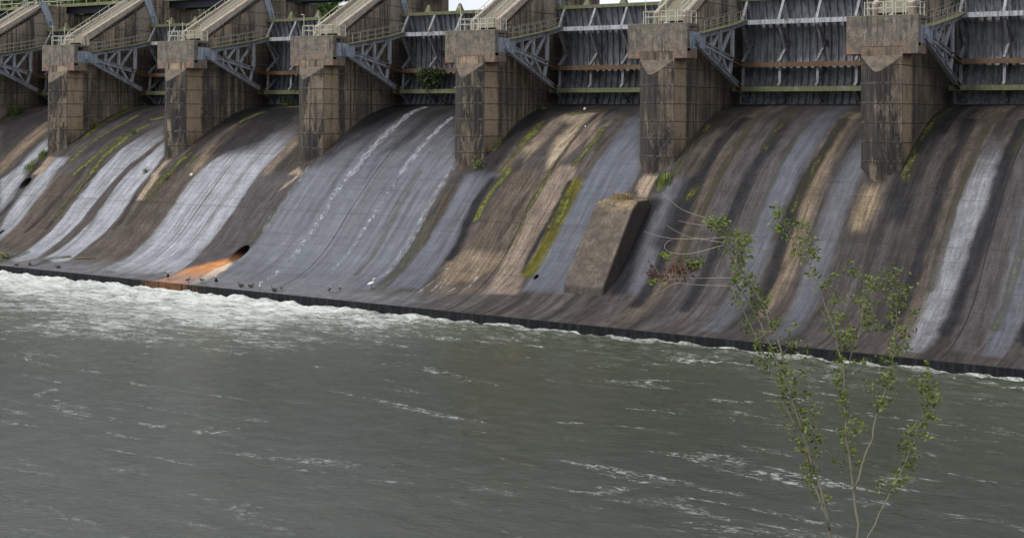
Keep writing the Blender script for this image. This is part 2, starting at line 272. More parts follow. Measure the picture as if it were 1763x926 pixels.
BANDS=[('black',0.8,0.5,[[60.3,-2.3],[60.05,-4.53],[60.24,-6.32],[60.58,-8.1],[60.55,-9.28]]),
('black',0.4,0.25,[[64.44,-3.32],[64.33,-5.35],[64.28,-6.36],[64.18,-7.47]]),
('black',0.75,0.35,[[67.86,-2.3],[68.1,-5.15],[67.98,-6.72],[67.78,-8.56],[68.18,-10.08]]),
('black',0.6,0.9,[[78.59,-1.89],[78.69,-4.95],[78.62,-6.88]]),
('black',0.9,0.8,[[76.23,-3.97],[76.27,-6.32],[76.31,-8.17],[77.03,-11.32]]),  # baffle wall's soft shadow, painted along its right side
('black',0.5,0.35,[[8.9,-2.76],[8.87,-5.04],[8.6,-6.69],[8.42,-8.39],[8.07,-9.91]]),
('black',0.6,0.25,[[11.23,-3.34],[10.6,-5.45],[10.67,-7.03],[10.57,-8.42],[10.59,-9.35]]),
('black',0.6,0.35,[[1.86,-7.1],[1.85,-7.83],[1.72,-8.27]]),
('black',0.5,0.3,[[19.75,-5.68],[20.06,-7.86],[19.87,-8.79]]),
('brownline',0.35,0.35,[[52.17,-1.86],[52.36,-4.88],[52.45,-7.06],[52.63,-8.9],[52.84,-12.1]]),
('rustline',0.5,0.18,[[56.75,-3.77],[57.11,-5.91],[57.23,-7.73],[57.09,-8.96]]),
('moss',0.9,0.7,[[4.82,13.5],[3.53,9.85],[4.02,5.98],[3.65,3.85],[3.88,2.02]]),
('moss',0.5,0.4,[[3.88,2.02],[3.76,-0.24],[3.53,-1.13]]),
('moss',0.9,0.45,[[7.39,6.91],[7.11,5.51],[6.83,4.13],[6.1,1.57],[5.87,-0.42],[5.75,-2.02]]),
('moss',1,0.5,[[11.73,6.45],[10.86,5.82]]),
('moss',1,0.6,[[11.22,4.46],[10.69,2.52],[10.58,0.55],[10.35,-0.81],[10.33,-1.73],[10.46,-3.08]]),
('moss',0.9,0.5,[[9.7,1.86],[9.35,-0.19],[8.73,-1.64],[8.15,-3.42]]),
('moss',0.8,0.3,[[10.66,-3.21],[10.6,-5.45],[10.67,-7.03],[10.57,-8.42]]),
('moss',0.8,0.25,[[-2.73,2.33],[-3.13,-0.48],[-3.37,-2.14],[-3.22,-3.78]]),
('moss',0.6,0.3,[[-6.18,1.31],[-5.85,-0.23],[-6.43,-1.61]]),
('moss',0.9,0.3,[[-13.94,4.54],[-13.71,6.32],[-13.41,8.24],[-12.63,10.46]]),
('moss',1,0.5,[[24.88,8.18],[24.32,6.22],[24.04,5.51]]),
('moss',1,0.5,[[27.43,11.03],[26.36,10.7]]),
('moss',0.8,0.5,[[22.41,-0.31],[21.95,-1.41],[21.64,-2.5]]),
('moss',1,0.3,[[23.58,-0.9],[23.38,-2.11]]),
('moss',0.8,0.7,[[21.74,-2.39],[21.4,-3.81],[21.52,-5.47]]),
('moss',0.5,0.5,[[21.39,-4.41],[21.36,-7.25],[21.36,-8.19]]),
('moss',0.5,0.4,[[35.68,-1.02],[35.62,-1.91]]),
('moss',0.5,0.3,[[36.93,-0.73],[36.82,-1.25]]),
('moss',1,0.5,[[58.62,11.86],[57.67,9.47],[57.78,5.38],[57.76,3.52],[58.06,1.21]]),
('moss',0.9,0.6,[[60.55,6.05],[60.7,3.87],[60.76,2.07]]),
('moss',0.8,0.3,[[60.87,1.9],[60.84,-0.07],[60.8,-1.45]]),
('moss',0.7,0.8,[[64.42,9.56],[63.2,8.75],[62.69,8.15]]),
('moss',0.7,0.4,[[68.59,8.08],[67.7,6.71]]),
('moss',0.9,0.35,[[67.42,4.96],[67.63,3.08],[67.55,1.39],[67.38,-0.43]]),
('moss',0.7,0.3,[[68.3,3.28],[68.5,1.42]]),
('moss',1,0.42,[[61.37,-1.11],[61.11,-2.94],[60.87,-4.75],[60.96,-6.06]]),
('moss',0.9,0.18,[[65.47,-0.97],[65.37,-2.65],[65.39,-4.92],[65.55,-6.52],[65.57,-8.05]]),
('moss',0.7,0.15,[[65.33,6.67],[65.15,4.93],[65.47,2.7],[65.6,1.2],[65.52,-0.59]]),
('olive',1,0.6,[[68.57,-2.26],[68.73,-4.3],[68.82,-6.39],[68.74,-8.14],[68.67,-10.27]]),
('moss',0.9,0.5,[[68.42,-3.97],[68.58,-5.13],[68.46,-6.19]]),
('moss',0.8,0.5,[[76.04,-1.22],[76.13,-2.6]]),
('moss',0.6,0.6,[[12.02,-13.44],[11.62,-15.02],[11.89,-16.61]]),
('moss',0.4,0.5,[[18.29,-13.47],[16.65,-14.12],[17.1,-16.57]]),
('moss',0.7,0.5,[[79.34,-2.36],[79.11,-3.28]]),
('foam',0.75,0.34,[[44.13,10.8],[44.47,6.79],[44.75,3.45],[44.81,0.52],[44.84,-1.49],[44.72,-2.31]]),
('chev',1,0.42,[[44.6,-1.65],[44.46,-3.13],[44.43,-4.53],[44.65,-6.22],[44.54,-7.46],[44.52,-8.41],[44.48,-9.32],[44.63,-10.46],[44.51,-11.65],[44.82,-13.49],[44.78,-15.08]]),
('foam',0.75,0.26,[[50.17,6.88],[50.13,5.0],[50.27,2.03],[50.31,-0.48],[50.23,-1.76]]),
('chev',0.7,0.36,[[50.24,-1.47],[50.25,-4.03],[50.26,-6.1],[50.14,-6.94],[50.23,-7.87],[50.1,-8.69],[50.22,-9.82],[50.09,-10.8],[50.26,-12.93]]),
('foam',0.3,0.15,[[41.99,5.37],[41.85,2.47]]),
('foam',0.5,0.25,[[39.17,-1.82],[39.09,-4.76],[38.92,-6.74],[38.97,-8.33]]),
('foam',0.6,0.3,[[55.33,-1.3],[55.41,-3.81],[55.52,-5.86],[55.65,-7.7],[55.67,-9.54],[55.58,-11.96]]),
('foam',0.3,0.35,[[43.39,-2.16],[42.89,-4.61],[42.68,-6.93],[42.48,-8.64],[42.89,-11.41]]),
('foam',0.3,0.5,[[30.82,6.89],[30.11,5.13],[30.42,2.57],[31.03,0.21]]),
('foam',0.7,0.1,[[60.92,-10.45],[60.6,-14.3]]),
('foam',0.7,0.1,[[61.42,-12.01],[61.58,-13.81]]),
('foam',0.7,0.1,[[63.28,-12.83],[62.97,-13.54]]),
('foam',0.7,0.1,[[63.84,-9.45],[63.89,-10.76]]),
('foam',0.7,0.1,[[64.36,-11.09],[64.44,-12.63]]),
('foam',0.7,0.1,[[61.8,-11.78],[61.96,-13.01]]),
('foam',0.7,0.1,[[64.21,-12.68],[64.36,-13.7]])]
JOINTS=[[[28.47,9.76],[29.17,4.89],[29.16,3.37],[29.27,1.58],[29.28,-0.08],[29.18,-1.41],[29.08,-2.8],[29.11,-2.15],[29.03,-5.32],[29.09,-7.49],[29.21,-9.31],[29.18,-10.94],[29.18,-12.57],[29.07,-13.53],[29.19,-14.92]],
[[48.19,4.22],[47.65,3.53],[47.31,1.95],[47.15,-0.06],[47.28,-2.21],[47.22,-1.57],[47.28,-5.98],[47.39,-8.9],[47.37,-10.23],[47.46,-12.23]],
[[65.18,10.07],[65.33,6.67],[65.15,4.93],[65.47,2.7],[65.6,1.2],[65.52,-0.59],[65.47,-0.97],[65.37,-2.65],[65.39,-4.92],[65.55,-6.52],[65.57,-8.05],[65.53,-9.46],[65.54,-11.14],[65.88,-13.3]]]
# ------------------------------------------------------------------ dam layout (metres; X along the dam, Y upstream, Z up from the crest)
S=18.3; PW=3.05; BAY=S-PW
TC=(1.5,5.35)              # trunnion axis (y,z)
# ------------------------------------------------------------------ pier prototype
def arc(r,z0,z1,n):
    return [(TC[0]+math.sqrt(max(r*r-(z-TC[1])**2,0)),z) for z in np.linspace(z0,z1,n)]
def make_pier():
    root=empty('dam_pier')
    m=MB(); m.box((0,0,-8),(PW,22,6.62))
    # rounded cutwater with a sloping top
    ring=[(0,0),(.7,-.70),(1.25,-1.16),(1.40,-1.24),(1.53,-1.27),(1.66,-1.24),(1.81,-1.16),(2.36,-.70),(PW,0)]; n=len(ring)-1
    vs=[(x,y,-8) for x,y in ring]+[(x,y,3.62+.98*y) for x,y in ring]; k=n+1
    m.add(vs,[(i,i+1,k+i+1,k+i) for i in range(n)],0)
    m.add([(x,y,3.62+.98*y) for x,y in ring],[tuple(range(n+1))],1)
    # upper wall under the stair, then the tower that carries the bridge
    m.prismX([(2.6,6.6),(11.9,11.4),(12.2,11.75),(22,11.75),(22,6.6)],.02,PW-.02)
    m.prismX([(12.25,11.7),(12.25,12.6),(16.3,12.6),(16.3,11.7)],.03,PW-.03)
    m.build('body',[M['pier'],M['ledge']],root)
    b=MB(); b.box((-1.15,-.03,4.28),(4.2,.62,6.66)); b.box((-1.15,-.034,3.72),(-.003,2.0,4.6)); b.box((PW+.003,-.034,3.72),(4.2,2.0,4.6))
    b.box((.0,.6,6.3),(PW,2.6,6.655)); b.box((PW+.003,.62,6.35),(4.2,2.4,6.65)); b.box((-1.15,.62,6.35),(-.003,2.4,6.65))
    b.build('anchor_block',M['block'],root,bevel=.05)
    for x0,x1 in ((0,.34),(2.62,PW)):
        p=MB(); p.prismX([(2.75,6.6),(2.45,7.72),(11.9,12.62),(13.2,12.62),(13.2,12.2),(11.9,12.2),(3.4,7.35),(3.4,6.6)],x0-.03 if x0==0 else x0,x1+(.03 if x1==PW else 0))
        p.build('stair_parapet',M['parapet'],root,bevel=.03)
    st=MB(); N=22
    for i in range(N):
        y=2.75+i*9.15/N; z=6.65+(i+1)*5.0/N
        st.box((.36,y,z-.5+.62),(2.60,y+9.15/N+.25,z+.62))
    st.build('stairs',M['stair'],root)
    # steel seal plates let into both side walls along the gate's arc
    for x0,x1 in ((PW,PW+.12),(-.12,0)):
        sp=MB(); a=arc(12.55,8.6,13.0,10); c=arc(13.5,8.6,13.0,10)
        vs=[(x,y,z) for x in (x0,x1) for y,z in a+c]; k=20
        fs=[]
        for i in range(9):
            fs+=[(i,i+1,11+i,10+i),(k+i,k+10+i,k+11+i,k+i+1),(i,k+i,k+i+1,i+1),(10+i,11+i,k+11+i,k+10+i)]
        fs+=[(0,10,k+10,k),(9,k+9,k+19,19)]
        sp.add(vs,fs); sp.build('seal_plate',M['plate'],root)
    # trunnion brackets
    for x0,x1 in ((PW+.08,4.12),(-1.07,-.08)):
        t=MB(); t.box((x0,.64,4.62),(x1,.95,5.95))
        for xx in (x0,x1-.12): t.prismX([(.95,4.62),(2.1,4.62),(2.55,5.1),(2.55,5.6),(2.0,5.95),(.95,5.95)],xx,xx+.12)
        t.tube([(x0-.06,1.9,5.3),(x1+.06,1.9,5.3)],.3,12)
        t.box((x0,.62,4.6),(x1,2.6,4.66))
        t.build('trunnion_bracket',M['plate'],root)
    # deck railing: panels of pale pipe, two tall posts
    r=MB(); z0=6.66
    def post(x,y,h,rr=.035): r.tube([(x,y,z0-.02),(x,y,z0+h)],rr,6)
    for a,b in ((.35,1.55),(1.75,2.25),(2.45,3.0),(3.2,3.95)):
        for h in (.55,1.02): r.tube([(a,.3,z0+h),(b,.3,z0+h)],.032,6)
        post(a,.3,1.04); post(b,.3,1.04)
    for yy in (.3,1.3,2.3): post(.15,yy,1.04); post(3.95,yy,1.04)
    for h in (.55,1.02):
        r.tube([(.15,.3,z0+h),(.15,2.4,z0+h)],.03,6); r.tube([(3.95,.3,z0+h),(3.95,2.3,z0+h)],.03,6)
    r.build('deck_railing',M['rail'],root)
    t=MB(); t.tube([(.35,.28,z0),(.35,.28,z0+2.05),(.3,.28,z0+2.12),(.15,.28,z0+2.14)],.03,6); t.box((.05,.2,z0+2.08),(.2,.36,z0+2.17))
    t.build('lamp_arm',M['rail'],root)
    t=MB(); t.tube([(2.1,.45,z0),(2.1,.45,z0+1.95)],.032,6); t.box((1.95,.3,z0),(2.25,.6,z0+.1)); t.build('tall_post',M['rail'],root)
    # stair handrails
    for x in (.25,2.3):
        h=MB(); sl=5.0/9.15
        for i in range(7):
            y=3.0+i*1.5; z=7.2+(y-2.75)*sl; h.tube([(x,y,z),(x,y,z+1.15)],.03,5)
        for dz in (.65,1.15): h.tube([(x,2.9,7.25+dz),(x,12.1,7.25+9.2*sl+dz)],.032,5)
        h.build('stair_handrail',M['rail'],root)
    for x in (.1,PW-.1):
        h=MB()
        for y in (12.4,13.6,14.8): h.tube([(x,y,12.55),(x,y,13.7)],.03,5)
        for z in (13.1,13.68): h.tube([(x,12.4,z),(x,16,z)],.03,5)
        h.build('tower_railing',M['rail'],root)
    return root
def make_gate():
    root=empty('spillway_gate')
    X0,X1=.12,BAY-.12
    sk=MB(); n=26; a=arc(13.0,-.35,9.42,n); c=arc(13.06,-.35,9.42,n)
    vs=[(x,y,z) for x in (X0,X1) for y,z in a+c]; k=2*n; fs=[]
    for i in range(n-1): fs+=[(i,i+1,k+i+1,k+i),(n+i,k+n+i,k+n+i+1,n+i+1)]
    fs+=[(0,k,k+n,n),(n-1,2*n-1,k+2*n-1,k+n-1)]
    sk.add(vs,fs); sk.build('skin_plate',M['skin'],root,smooth=False)
    # vertical stiffeners, one long steel strip each
    nr=24
    for q in range(nr):
        x=X0+.25+q*(X1-X0-.5)/(nr-1); rb=MB(); i0=arc(12.78,.12,9.3,14); i1=arc(12.995,.12,9.3,14)
        vs=[(xx,y,z) for xx in (x-.015,x+.015) for y,z in i0+i1]; fs=[]
        for i in range(13): fs+=[(i,i+1,15+i,14+i),(28+i,42+i,43+i,28+i+1),(i,28+i,28+i+1,i+1)]
        rb.add(vs,fs)
        i2=arc(12.74,.12,9.3,14); i3=arc(12.78,.12,9.3,14)
        vs=[(xx,y,z) for xx in (x-.07,x+.07) for y,z in i2]; fs=[(i,i+1,15+i,14+i) for i in range(13)]
        rb.add(vs,fs); rb.build('stiffener',M['rib'],root)
    for nm,y,z,mt,h in (('girder',12.15,7.22,'arm',.40),('girder',12.15,3.5,'arm_rust',.40),('girder',11.75,1.38,'mossbeam',.42)):
        g=MB(); yo=TC[0]+math.sqrt(13**2-(z-TC[1])**2)-.27
        g.box((X0+.15,y-.5,z-h/2),(X1-.15,y-.44,z+h/2)); g.box((X0+.15,y-.44,z-.02),(X1-.15,yo,z+.03)); g.box((X0+.15,y-.44,z+h/2-.05),(X1-.15,y-.1,z+h/2))
        g.build(nm,M[mt],root)
    yt=TC[0]+math.sqrt(13**2-(9.4-TC[1])**2)
    g=MB(); g.box((X0,yt-1.05,9.38),(X1,yt+.25,9.52)); g.box((X0,yt-1.05,9.2),(X1,yt-.98,9.38)); g.build('top_flange',M['mossbeam'],root)
    bl=MB(); yb=TC[0]+math.sqrt(13**2-(.2-TC[1])**2); bl.box((X0,yb-.35,-.2),(X1,yb-.05,.1)); bl.build('bottom_seal',M['darkbeam'],root)
    # bracing frames between girders and skin
    def ys(z): return TC[0]+math.sqrt(13**2-(z-TC[1])**2)-.28
    for q in range(5):
        x=1.0+q*(BAY-2.0)/4; fm=MB()
        for p_,q_ in (((11.75,7.35),(yt-.9,9.2)),((ys(7.6),7.5),(yt-.75,9.2)),((11.8,7.05),(ys(3.8),3.75)),((ys(5.6),5.6),(11.8,3.7)),((11.75,7.0),(11.75,5.2) if 0 else (ys(5.4),5.2)),((ys(3.2),3.25),(11.6,1.6)),((12.1,3.3),(12.0,1.6)),((11.5,1.2),(ys(.3),.3)),((ys(.9),1.15),(ys(.3)-.5,.3))):
            fm.beam((x,p_[0],p_[1]),(x,q_[0],q_[1]),.2,.22,(1,0,0))
        fm.build('bracing_frame',M['rib'],root)
    # curved end frames with rungs
    for x in (.42,BAY-.42):
        l=MB()
        for r0 in (12.25,12.85):
            p=arc(r0,2.0,10.6,14)
            for (y0,z0),(y1,z1) in zip(p,p[1:]): l.beam((x,y0,z0),(x,y1,z1),.12,.1,(1,0,0))
        for z in np.arange(2.3,10.5,.5):
            ya=TC[0]+math.sqrt(12.25**2-(z-TC[1])**2); yb2=TC[0]+math.sqrt(12.85**2-(z-TC[1])**2); l.tube([(x,ya,z),(x,yb2,z)],.03,5)
        l.build('end_ladder',M['rib'],root)
    for x in (3.2,7.0,11.2):
        c=MB(); s_=.34; c.add([(x-s_,yt-.75,9.52),(x+s_,yt-.75,9.52),(x+s_,yt-.1,9.52),(x-s_,yt-.1,9.52),(x-.1,yt-.5,10.3),(x+.1,yt-.5,10.3),(x+.1,yt-.35,10.3),(x-.1,yt-.35,10.3)],[(0,1,5,4),(1,2,6,5),(2,3,7,6),(3,0,4,7),(4,5,6,7)])
        c.build('lifting_lug',M['mossbeam'],root)
    # the two arms
    for x in (1.02,BAY-1.02):
        U=[(2.4,5.62),(9.3,6.70),(11.7,7.22)]; Mi=[(2.4,5.2),(9.0,3.97),(11.7,3.5)]; L=[(2.4,4.92),(10.6,1.78),(11.4,1.40)]
        f=lambda P,y:(P[0][1]+(P[1][1]-P[0][1])*(y-P[0][0])/(P[1][0]-P[0][0]))
        am=empty('gate_arm'); am.parent=root
        def mem(nm,pl,mts,w=.36,h=.42):
            o=MB()
            for i,(a_,b_) in enumerate(zip(pl,pl[1:])):
                o.ibeam((x,*a_),(x,*b_),w,h,(0,0,1),.05,i%2)
            o.build(nm,[M[q] for q in mts],am)
        mem('upper_chord',U,('arm','arm')); mem('middle_chord',Mi,('arm','arm_rust')); mem('lower_chord',L,('arm','arm_rust'))
        b=MB()
        def st(a_,b_,w=.22): b.beam((x,*a_),(x,*b_),w,.2,(1,0,0))
        st((4.9,f(U,4.9)),(4.9,f(Mi,4.9)),.26); st((5.1,f(Mi,5.1)),(6.8,f(U,6.8)),.24); st((6.95,f(U,6.95)),(6.95,f(Mi,6.95)),.34); st((7.15,f(Mi,7.15)),(9.2,6.6),.26); st((9.55,6.7),(9.55,3.9),.40)
        st((4.7,f(Mi,4.7)),(4.5,f(L,4.5)),.2); st((5.0,f(Mi,5)),(6.5,f(L,6.5)),.2); st((6.9,f(Mi,6.9)),(6.55,f(L,6.55)),.2); st((7.1,f(Mi,7.1)),(8.8,f(L,8.8)),.2); st((9.4,3.9),(8.95,f(L,8.95)),.32)
        b.build('strut',M['arm'],am)
        g=MB(); g.prismX([(1.6,4.95),(2.4,4.65),(3.3,4.55),(3.6,5.85),(2.4,5.9),(1.6,5.7)],x-.2,x+.2); g.tube([(x-.3,1.9,5.3),(x+.3,1.9,5.3)],.33,14); g.build('hub_plate',M['plate'],am)
        h=MB()
        for dx in (-.45,.45):
            for i in range(8):
                y=2.7+i*1.26; z=(f(U,y) if y<9.3 else U[1][1]+(y-9.3)*.217)+.2; h.tube([(x+dx,y,z),(x+dx,y,z+1.0)],.022,5)
            for dz in (.5,1.0): h.tube([(x+dx,2.7,f(U,2.7)+.2+dz),(x+dx,9.3,6.9+dz),(x+dx,11.5,7.38+dz)],.02,5)
        h.build('arm_handrail',M['railgrey'],am)
        w=MB()
        for (p_,q_) in zip(U,U[1:]): w.beam((x,p_[0],p_[1]+.24),(x,q_[0],q_[1]+.24),1.0,.05)
        w.build('walkway',M['mossbeam'],am)
    return root
ordl={-2:'weathered concrete pier at the far left end, only its bridge tower showing',-1:'weathered concrete pier cut by the left edge, with a fern at its wall foot',0:'weathered concrete pier with black run-off, its foot just above the left round drain hole',1:'weathered concrete pier between the white streaked bay and the dark jointed bay',2:'weathered concrete pier left of the running water, with the rusty drain far below it',3:'weathered concrete pier between the running water and the brown mossy bay',4:'weathered concrete pier standing directly above the sloping baffle wall',5:'weathered concrete pier next to the right of the one above the baffle wall',6:'weathered concrete pier second to the right of the baffle wall',7:'weathered concrete pier at the right end of the dam'}
gatel={-2:'grey steel gate in the farthest left bay, only its top showing',-1:'grey steel gate in the bay cut by the left edge, above the fern',0:'rusty armed steel gate in the bay with bright moss bands',1:'grey steel gate above the dark bay with the joint line and sill weeds',2:'grey steel gate above the running water, with a dark bush on it',3:'grey steel gate with rusty middle girder above the brown mossy bay',4:'grey steel gate in the bay right of the baffle wall',5:'grey steel gate in the second bay right of the baffle wall',6:'grey steel gate in the last bay at the right'}
p0=make_pier(); g0=make_gate()
for i,k in enumerate(range(-2,8)):
    o=p0 if i==0 else copy_tree(p0); o.location=(k*S,0,0)
    tag(o,ordl[k],'dam pier','concrete piers of the dam')
for i,k in enumerate(range(-2,7)):
    o=g0 if i==0 else copy_tree(g0); o.location=(k*S+PW,0,0)
    tag(o,gatel[k],'spillway gate','steel gates between the piers')
# service bridge over the piers
br=tag(empty('service_bridge',(0,0,0)),'mossy concrete service bridge on dark steel beams behind the piers','bridge')
d=MB(); d.box((-60,16.5,12.62),(150,21,12.98)); d.build('deck_slab',M['deck'],br)
for k in range(-3,8):
    for y in (17.7,20.2):
        b=MB(); b.ibeam((k*S+PW-1,y,12.18),(k*S+S+1,y,12.18),.5,.86,(0,0,1),.07); b.build('beam',M['darkbeam'],br)
h=MB()
for x in np.arange(-60,150,2.4):
    h.tube([(x,16.7,12.95),(x,16.7,14.0)],.035,5)
for z in (13.45,13.98): h.tube([(-60,16.7,z),(150,16.7,z)],.035,5)
h.build('bridge_railing',M['rail'],br)
# right abutment
ab=MB(); ab.prismX([(-30,-20),(-30,-10),(-8,-4),(0,6.6),(24,6.6),(24,-20)],131.25,136)
tag(ab.build('abutment_wall',M['pier']),'stained concrete abutment wall closing the dam at the right bank','wall')
# ------------------------------------------------------------------ spillway
PY=np.array([p[0] for p in PROF][::-1],float); PZ=np.array([p[1] for p in PROF][::-1],float)
def pchip_like(y):                                # gently smoothed profile
    w=np.linspace(-1.1,1.1,9); return np.mean([np.interp(y+q,PY,PZ) for q in w],axis=0)
ysamp=np.linspace(-17.8,22,900); zs=pchip_like(np.clip(ysamp,-17.8,22)); zs[ysamp<-16.6]=np.interp(ysamp[ysamp<-16.6],PY,PZ)
arcl=np.concatenate([[0],np.cumsum(np.hypot(np.diff(ysamp),np.diff(zs)))])
tt=np.linspace(0,arcl[-1],190); gy=np.interp(tt,arcl,ysamp); gz=np.interp(gy,ysamp,zs)
def ZOF(y): return np.interp(y,ysamp,zs)
gx=np.arange(-40,131.2,.14); NX=len(gx); NY=len(gy)
GX,GY=np.meshgrid(gx,gy,indexing='ij'); GT,GZ=np.meshgrid(gx,gz,indexing='ij'); GZ=GZ.copy(); GTt=np.broadcast_to(tt[None],(NX,NY))
def vn(x,y,seed):                                  # smooth value noise, 0..1
    r=np.random.default_rng(seed).random((64,64)); xi=np.floor(x).astype(int); yi=np.floor(y).astype(int); fx=x-xi; fy=y-yi
    fx=fx*fx*(3-2*fx); fy=fy*fy*(3-2*fy); g=lambda a,b:r[a%64,b%64]
    return (g(xi,yi)*(1-fx)+g(xi+1,yi)*fx)*(1-fy)+(g(xi,yi+1)*(1-fx)+g(xi+1,yi+1)*fx)*fy
def fbm(x,y,seed,o=4): return sum(vn(x*2**i,y*2**i,seed+i)*.5**i for i in range(o))/sum(.5**i for i in range(o))
CT={'film':(.27,.282,.308),'sheet':(.115,.123,.142),'blue':(.092,.101,.125),'tan':(.25,.19,.125),'brown':(.088,.07,.054),'pink':(.20,.155,.12),'beige':(.34,.275,.195),'dusk':(.066,.06,.063),'black':(.015,.0145,.017),'brownline':(.075,.06,.048),'green':(.045,.046,.028),'rustline':(.06,.033,.016),'olive':(.085,.078,.010),'foot':(.26,.205,.148),'orange':(.56,.22,.055),'cream':(.66,.50,.37)}  # film, sheet and blue carry part of the wet sky sheen as colour
WET={'film':.6,'sheet':1,'blue':.9,'black':.15,'dusk':.3,'orange':.8,'cream':.8,'green':.5}
wx=GX+.34*(fbm(GX*1.1,GTt*.28,11)-.5)+.16*(vn(GX*3.1,GTt*1.5,15)-.5); wy=GY
base=np.array((.053,.0475,.0435))[None,None]*(.75+.5*fbm(GX*.5,GTt*.12,21)[...,None])
base=base*(.25+1.5*fbm(GX*1.5,GTt*.06,23,3)[...,None])*(.6+.8*fbm(GX*4.1,GTt*.1,24,3)[...,None])*(.85+.3*fbm(GX*9.5,GTt*.2,27,2)[...,None]); pv=fbm(GX*.6,GTt*.1,29)[...,None]; base=base*(np.array((1.12,.97,.86))*pv+np.array((.92,.97,1.08))*(1-pv))
col=base.copy(); wet=np.full((NX,NY),.25); moss=np.zeros((NX,NY)); foam=np.zeros((NX,NY)); chev=np.zeros((NX,NY))
def sstep(x): x=np.clip(x,0,1); return x*x*(3-2*x)
def paint(m,t,a):
    global col,wet
    s=fbm(GX*4.2,GTt*.07,hash(t)%97 if 0 else sum(map(ord,t))%97)
    if t in('film','sheet','blue'): a2=a*np.clip(.30+1.15*s,0,1)
    elif t in('black','olive','green','foot','orange','cream'): a2=a*np.clip(.75+.6*s,0,1)
    else: a2=a*np.clip(.45+1.0*s,0,1)
    if t=='film': a2=a2*(.12+.88*sstep((4.5-GY+2.5*(fbm(GX*1.3,GTt*.2,51)-.5))/6.5))
    if t=='sheet': a2=a2*(.25+.75*sstep((8.5-GY)/11))
    a2=np.clip(a2,0,1)*m
    c=np.array(CT[t])[None,None]*(.78+.44*fbm(GX*2.2,GTt*.16,31+len(t))[...,None])
    col=col*(1-a2[...,None])+c*a2[...,None]
    wet=wet*(1-a2)+WET.get(t,.1)*a2
def polymask(pts,soft):
    P=np.array(pts); x0,y0=P.min(0)-soft-1; x1,y1=P.max(0)+soft+1
    ix=np.where((gx>x0)&(gx<x1))[0]; iy=np.where((gy>y0)&(gy<y1))[0]
    m=np.zeros((NX,NY))
    if len(ix)==0 or len(iy)==0: return m
    sl=np.ix_(ix,iy); X=wx[sl]; Y=wy[sl]; ins=np.zeros(X.shape,bool); d=np.full(X.shape,1e9)
    for (ax,ay),(bx,by) in zip(P,np.roll(P,-1,0)):
        c=((ay>Y)!=(by>Y)); xi=(bx-ax)*(Y-ay)/((by-ay) if by!=ay else 1e-9)+ax; ins^=c&(X<xi)
        L=(bx-ax)**2+(by-ay)**2+1e-9; u=np.clip(((X-ax)*(bx-ax)+(Y-ay)*(by-ay))/L,0,1); d=np.minimum(d,np.hypot(X-ax-u*(bx-ax),Y-ay-u*(by-ay)))
    sd=np.where(ins,d,-d); soft=soft*1.6; m[sl]=sstep(.5+sd/(2*soft)); return m
def bandmask(pts,w):
    P=np.array(pts); x0,y0=P.min(0)-w-1; x1,y1=P.max(0)+w+1
    ix=np.where((gx>x0)&(gx<x1))[0]; iy=np.where((gy>y0)&(gy<y1))[0]; m=np.zeros((NX,NY))
    if len(ix)==0 or len(iy)==0: return m
    sl=np.ix_(ix,iy); X=wx[sl]; Y=wy[sl]; d=np.full(X.shape,1e9)
    for (ax,ay),(bx,by) in zip(P,P[1:]):
        L=(bx-ax)**2+(by-ay)**2+1e-9; u=np.clip(((X-ax)*(bx-ax)+(Y-ay)*(by-ay))/L,0,1); d=np.minimum(d,np.hypot(X-ax-u*(bx-ax),(Y-ay-u*(by-ay))*1.3))
    m[sl]=sstep(1.0-(d-w*.25)/(w*.75)); return m
# bays the photo does not show get plain streaks of the same kinds
r3=random.Random(12)
def flowline(x,y0,y1,w):                          # a polygon that follows the flow
    ys=np.linspace(y0,y1,9); ph=r3.uniform(0,6); a=r3.uniform(.1,.35)
    c=[x+a*math.sin(ph+y*.25) for y in ys]; ws=[w*(.55+.45*math.sin(math.pi*min(1,max(.12,(i+1)/9)))) for i in range(9)]
    return [(cx-w_/2,y) for cx,y,w_ in zip(c,ys,ws)]+[(cx+w_/2,y) for cx,y,w_ in list(zip(c,ys,ws))[::-1]]
EXTRA=[]; EXB=[]
for k in (-2,4,5,6):
    x0=k*S+PW
    for t,fx,y0,y1,w,a in (('black',1.2,12,-6,2.6,.8),('brown',3.4,12,-17,2.4,.7),('film' if k!=4 else 'dusk',5.6,5,-17,2.2,.6),('dusk',8.2,12,-17,2.6,.7),('blue',10.4,11,-17.5,2.4,.8),('tan',12.6,9,-15,1.5,.5),('film' if k==5 else 'blue',14.2,6,-17.5,1.7,.7),('tan',16.6,-1,-6,1.3,.8)):
        if k==4 and fx<2: continue
        EXTRA.append((t,a,.3,flowline(x0+fx+r3.uniform(-.7,.7),y0+r3.uniform(-2,2),y1+r3.uniform(0,2),w*r3.uniform(.7,1.3))))
    for fx,y0,y1,w in ((.45,12.5,-1,.7),(4.4,9,-9,.5),(7.2,12,2,.5),(9.3,4,-12,.4),(12.2,8,-4,.5)):
        x=x0+fx+r3.uniform(-.5,.5) if fx>1 else x0+fx; EXB.append(('moss',r3.uniform(.4,.8),w*.7,[(x+r3.uniform(-.2,.2),y) for y in np.linspace(y0,y1,6)]))
    for fx in (3.1,6.9,11.6): EXB.append(('black',.7,.5,[(x0+fx+r3.uniform(-.3,.3),y) for y in np.linspace(7,-13,6)]))
ORDER=['brown','dusk','pink','tan','beige','sheet','film','blue','foot','black','green','orange','cream']
for want in ORDER:
    for t,a,s,pts in POLYS+EXTRA:
        if t==want: paint(polymask(pts,s),t,a)
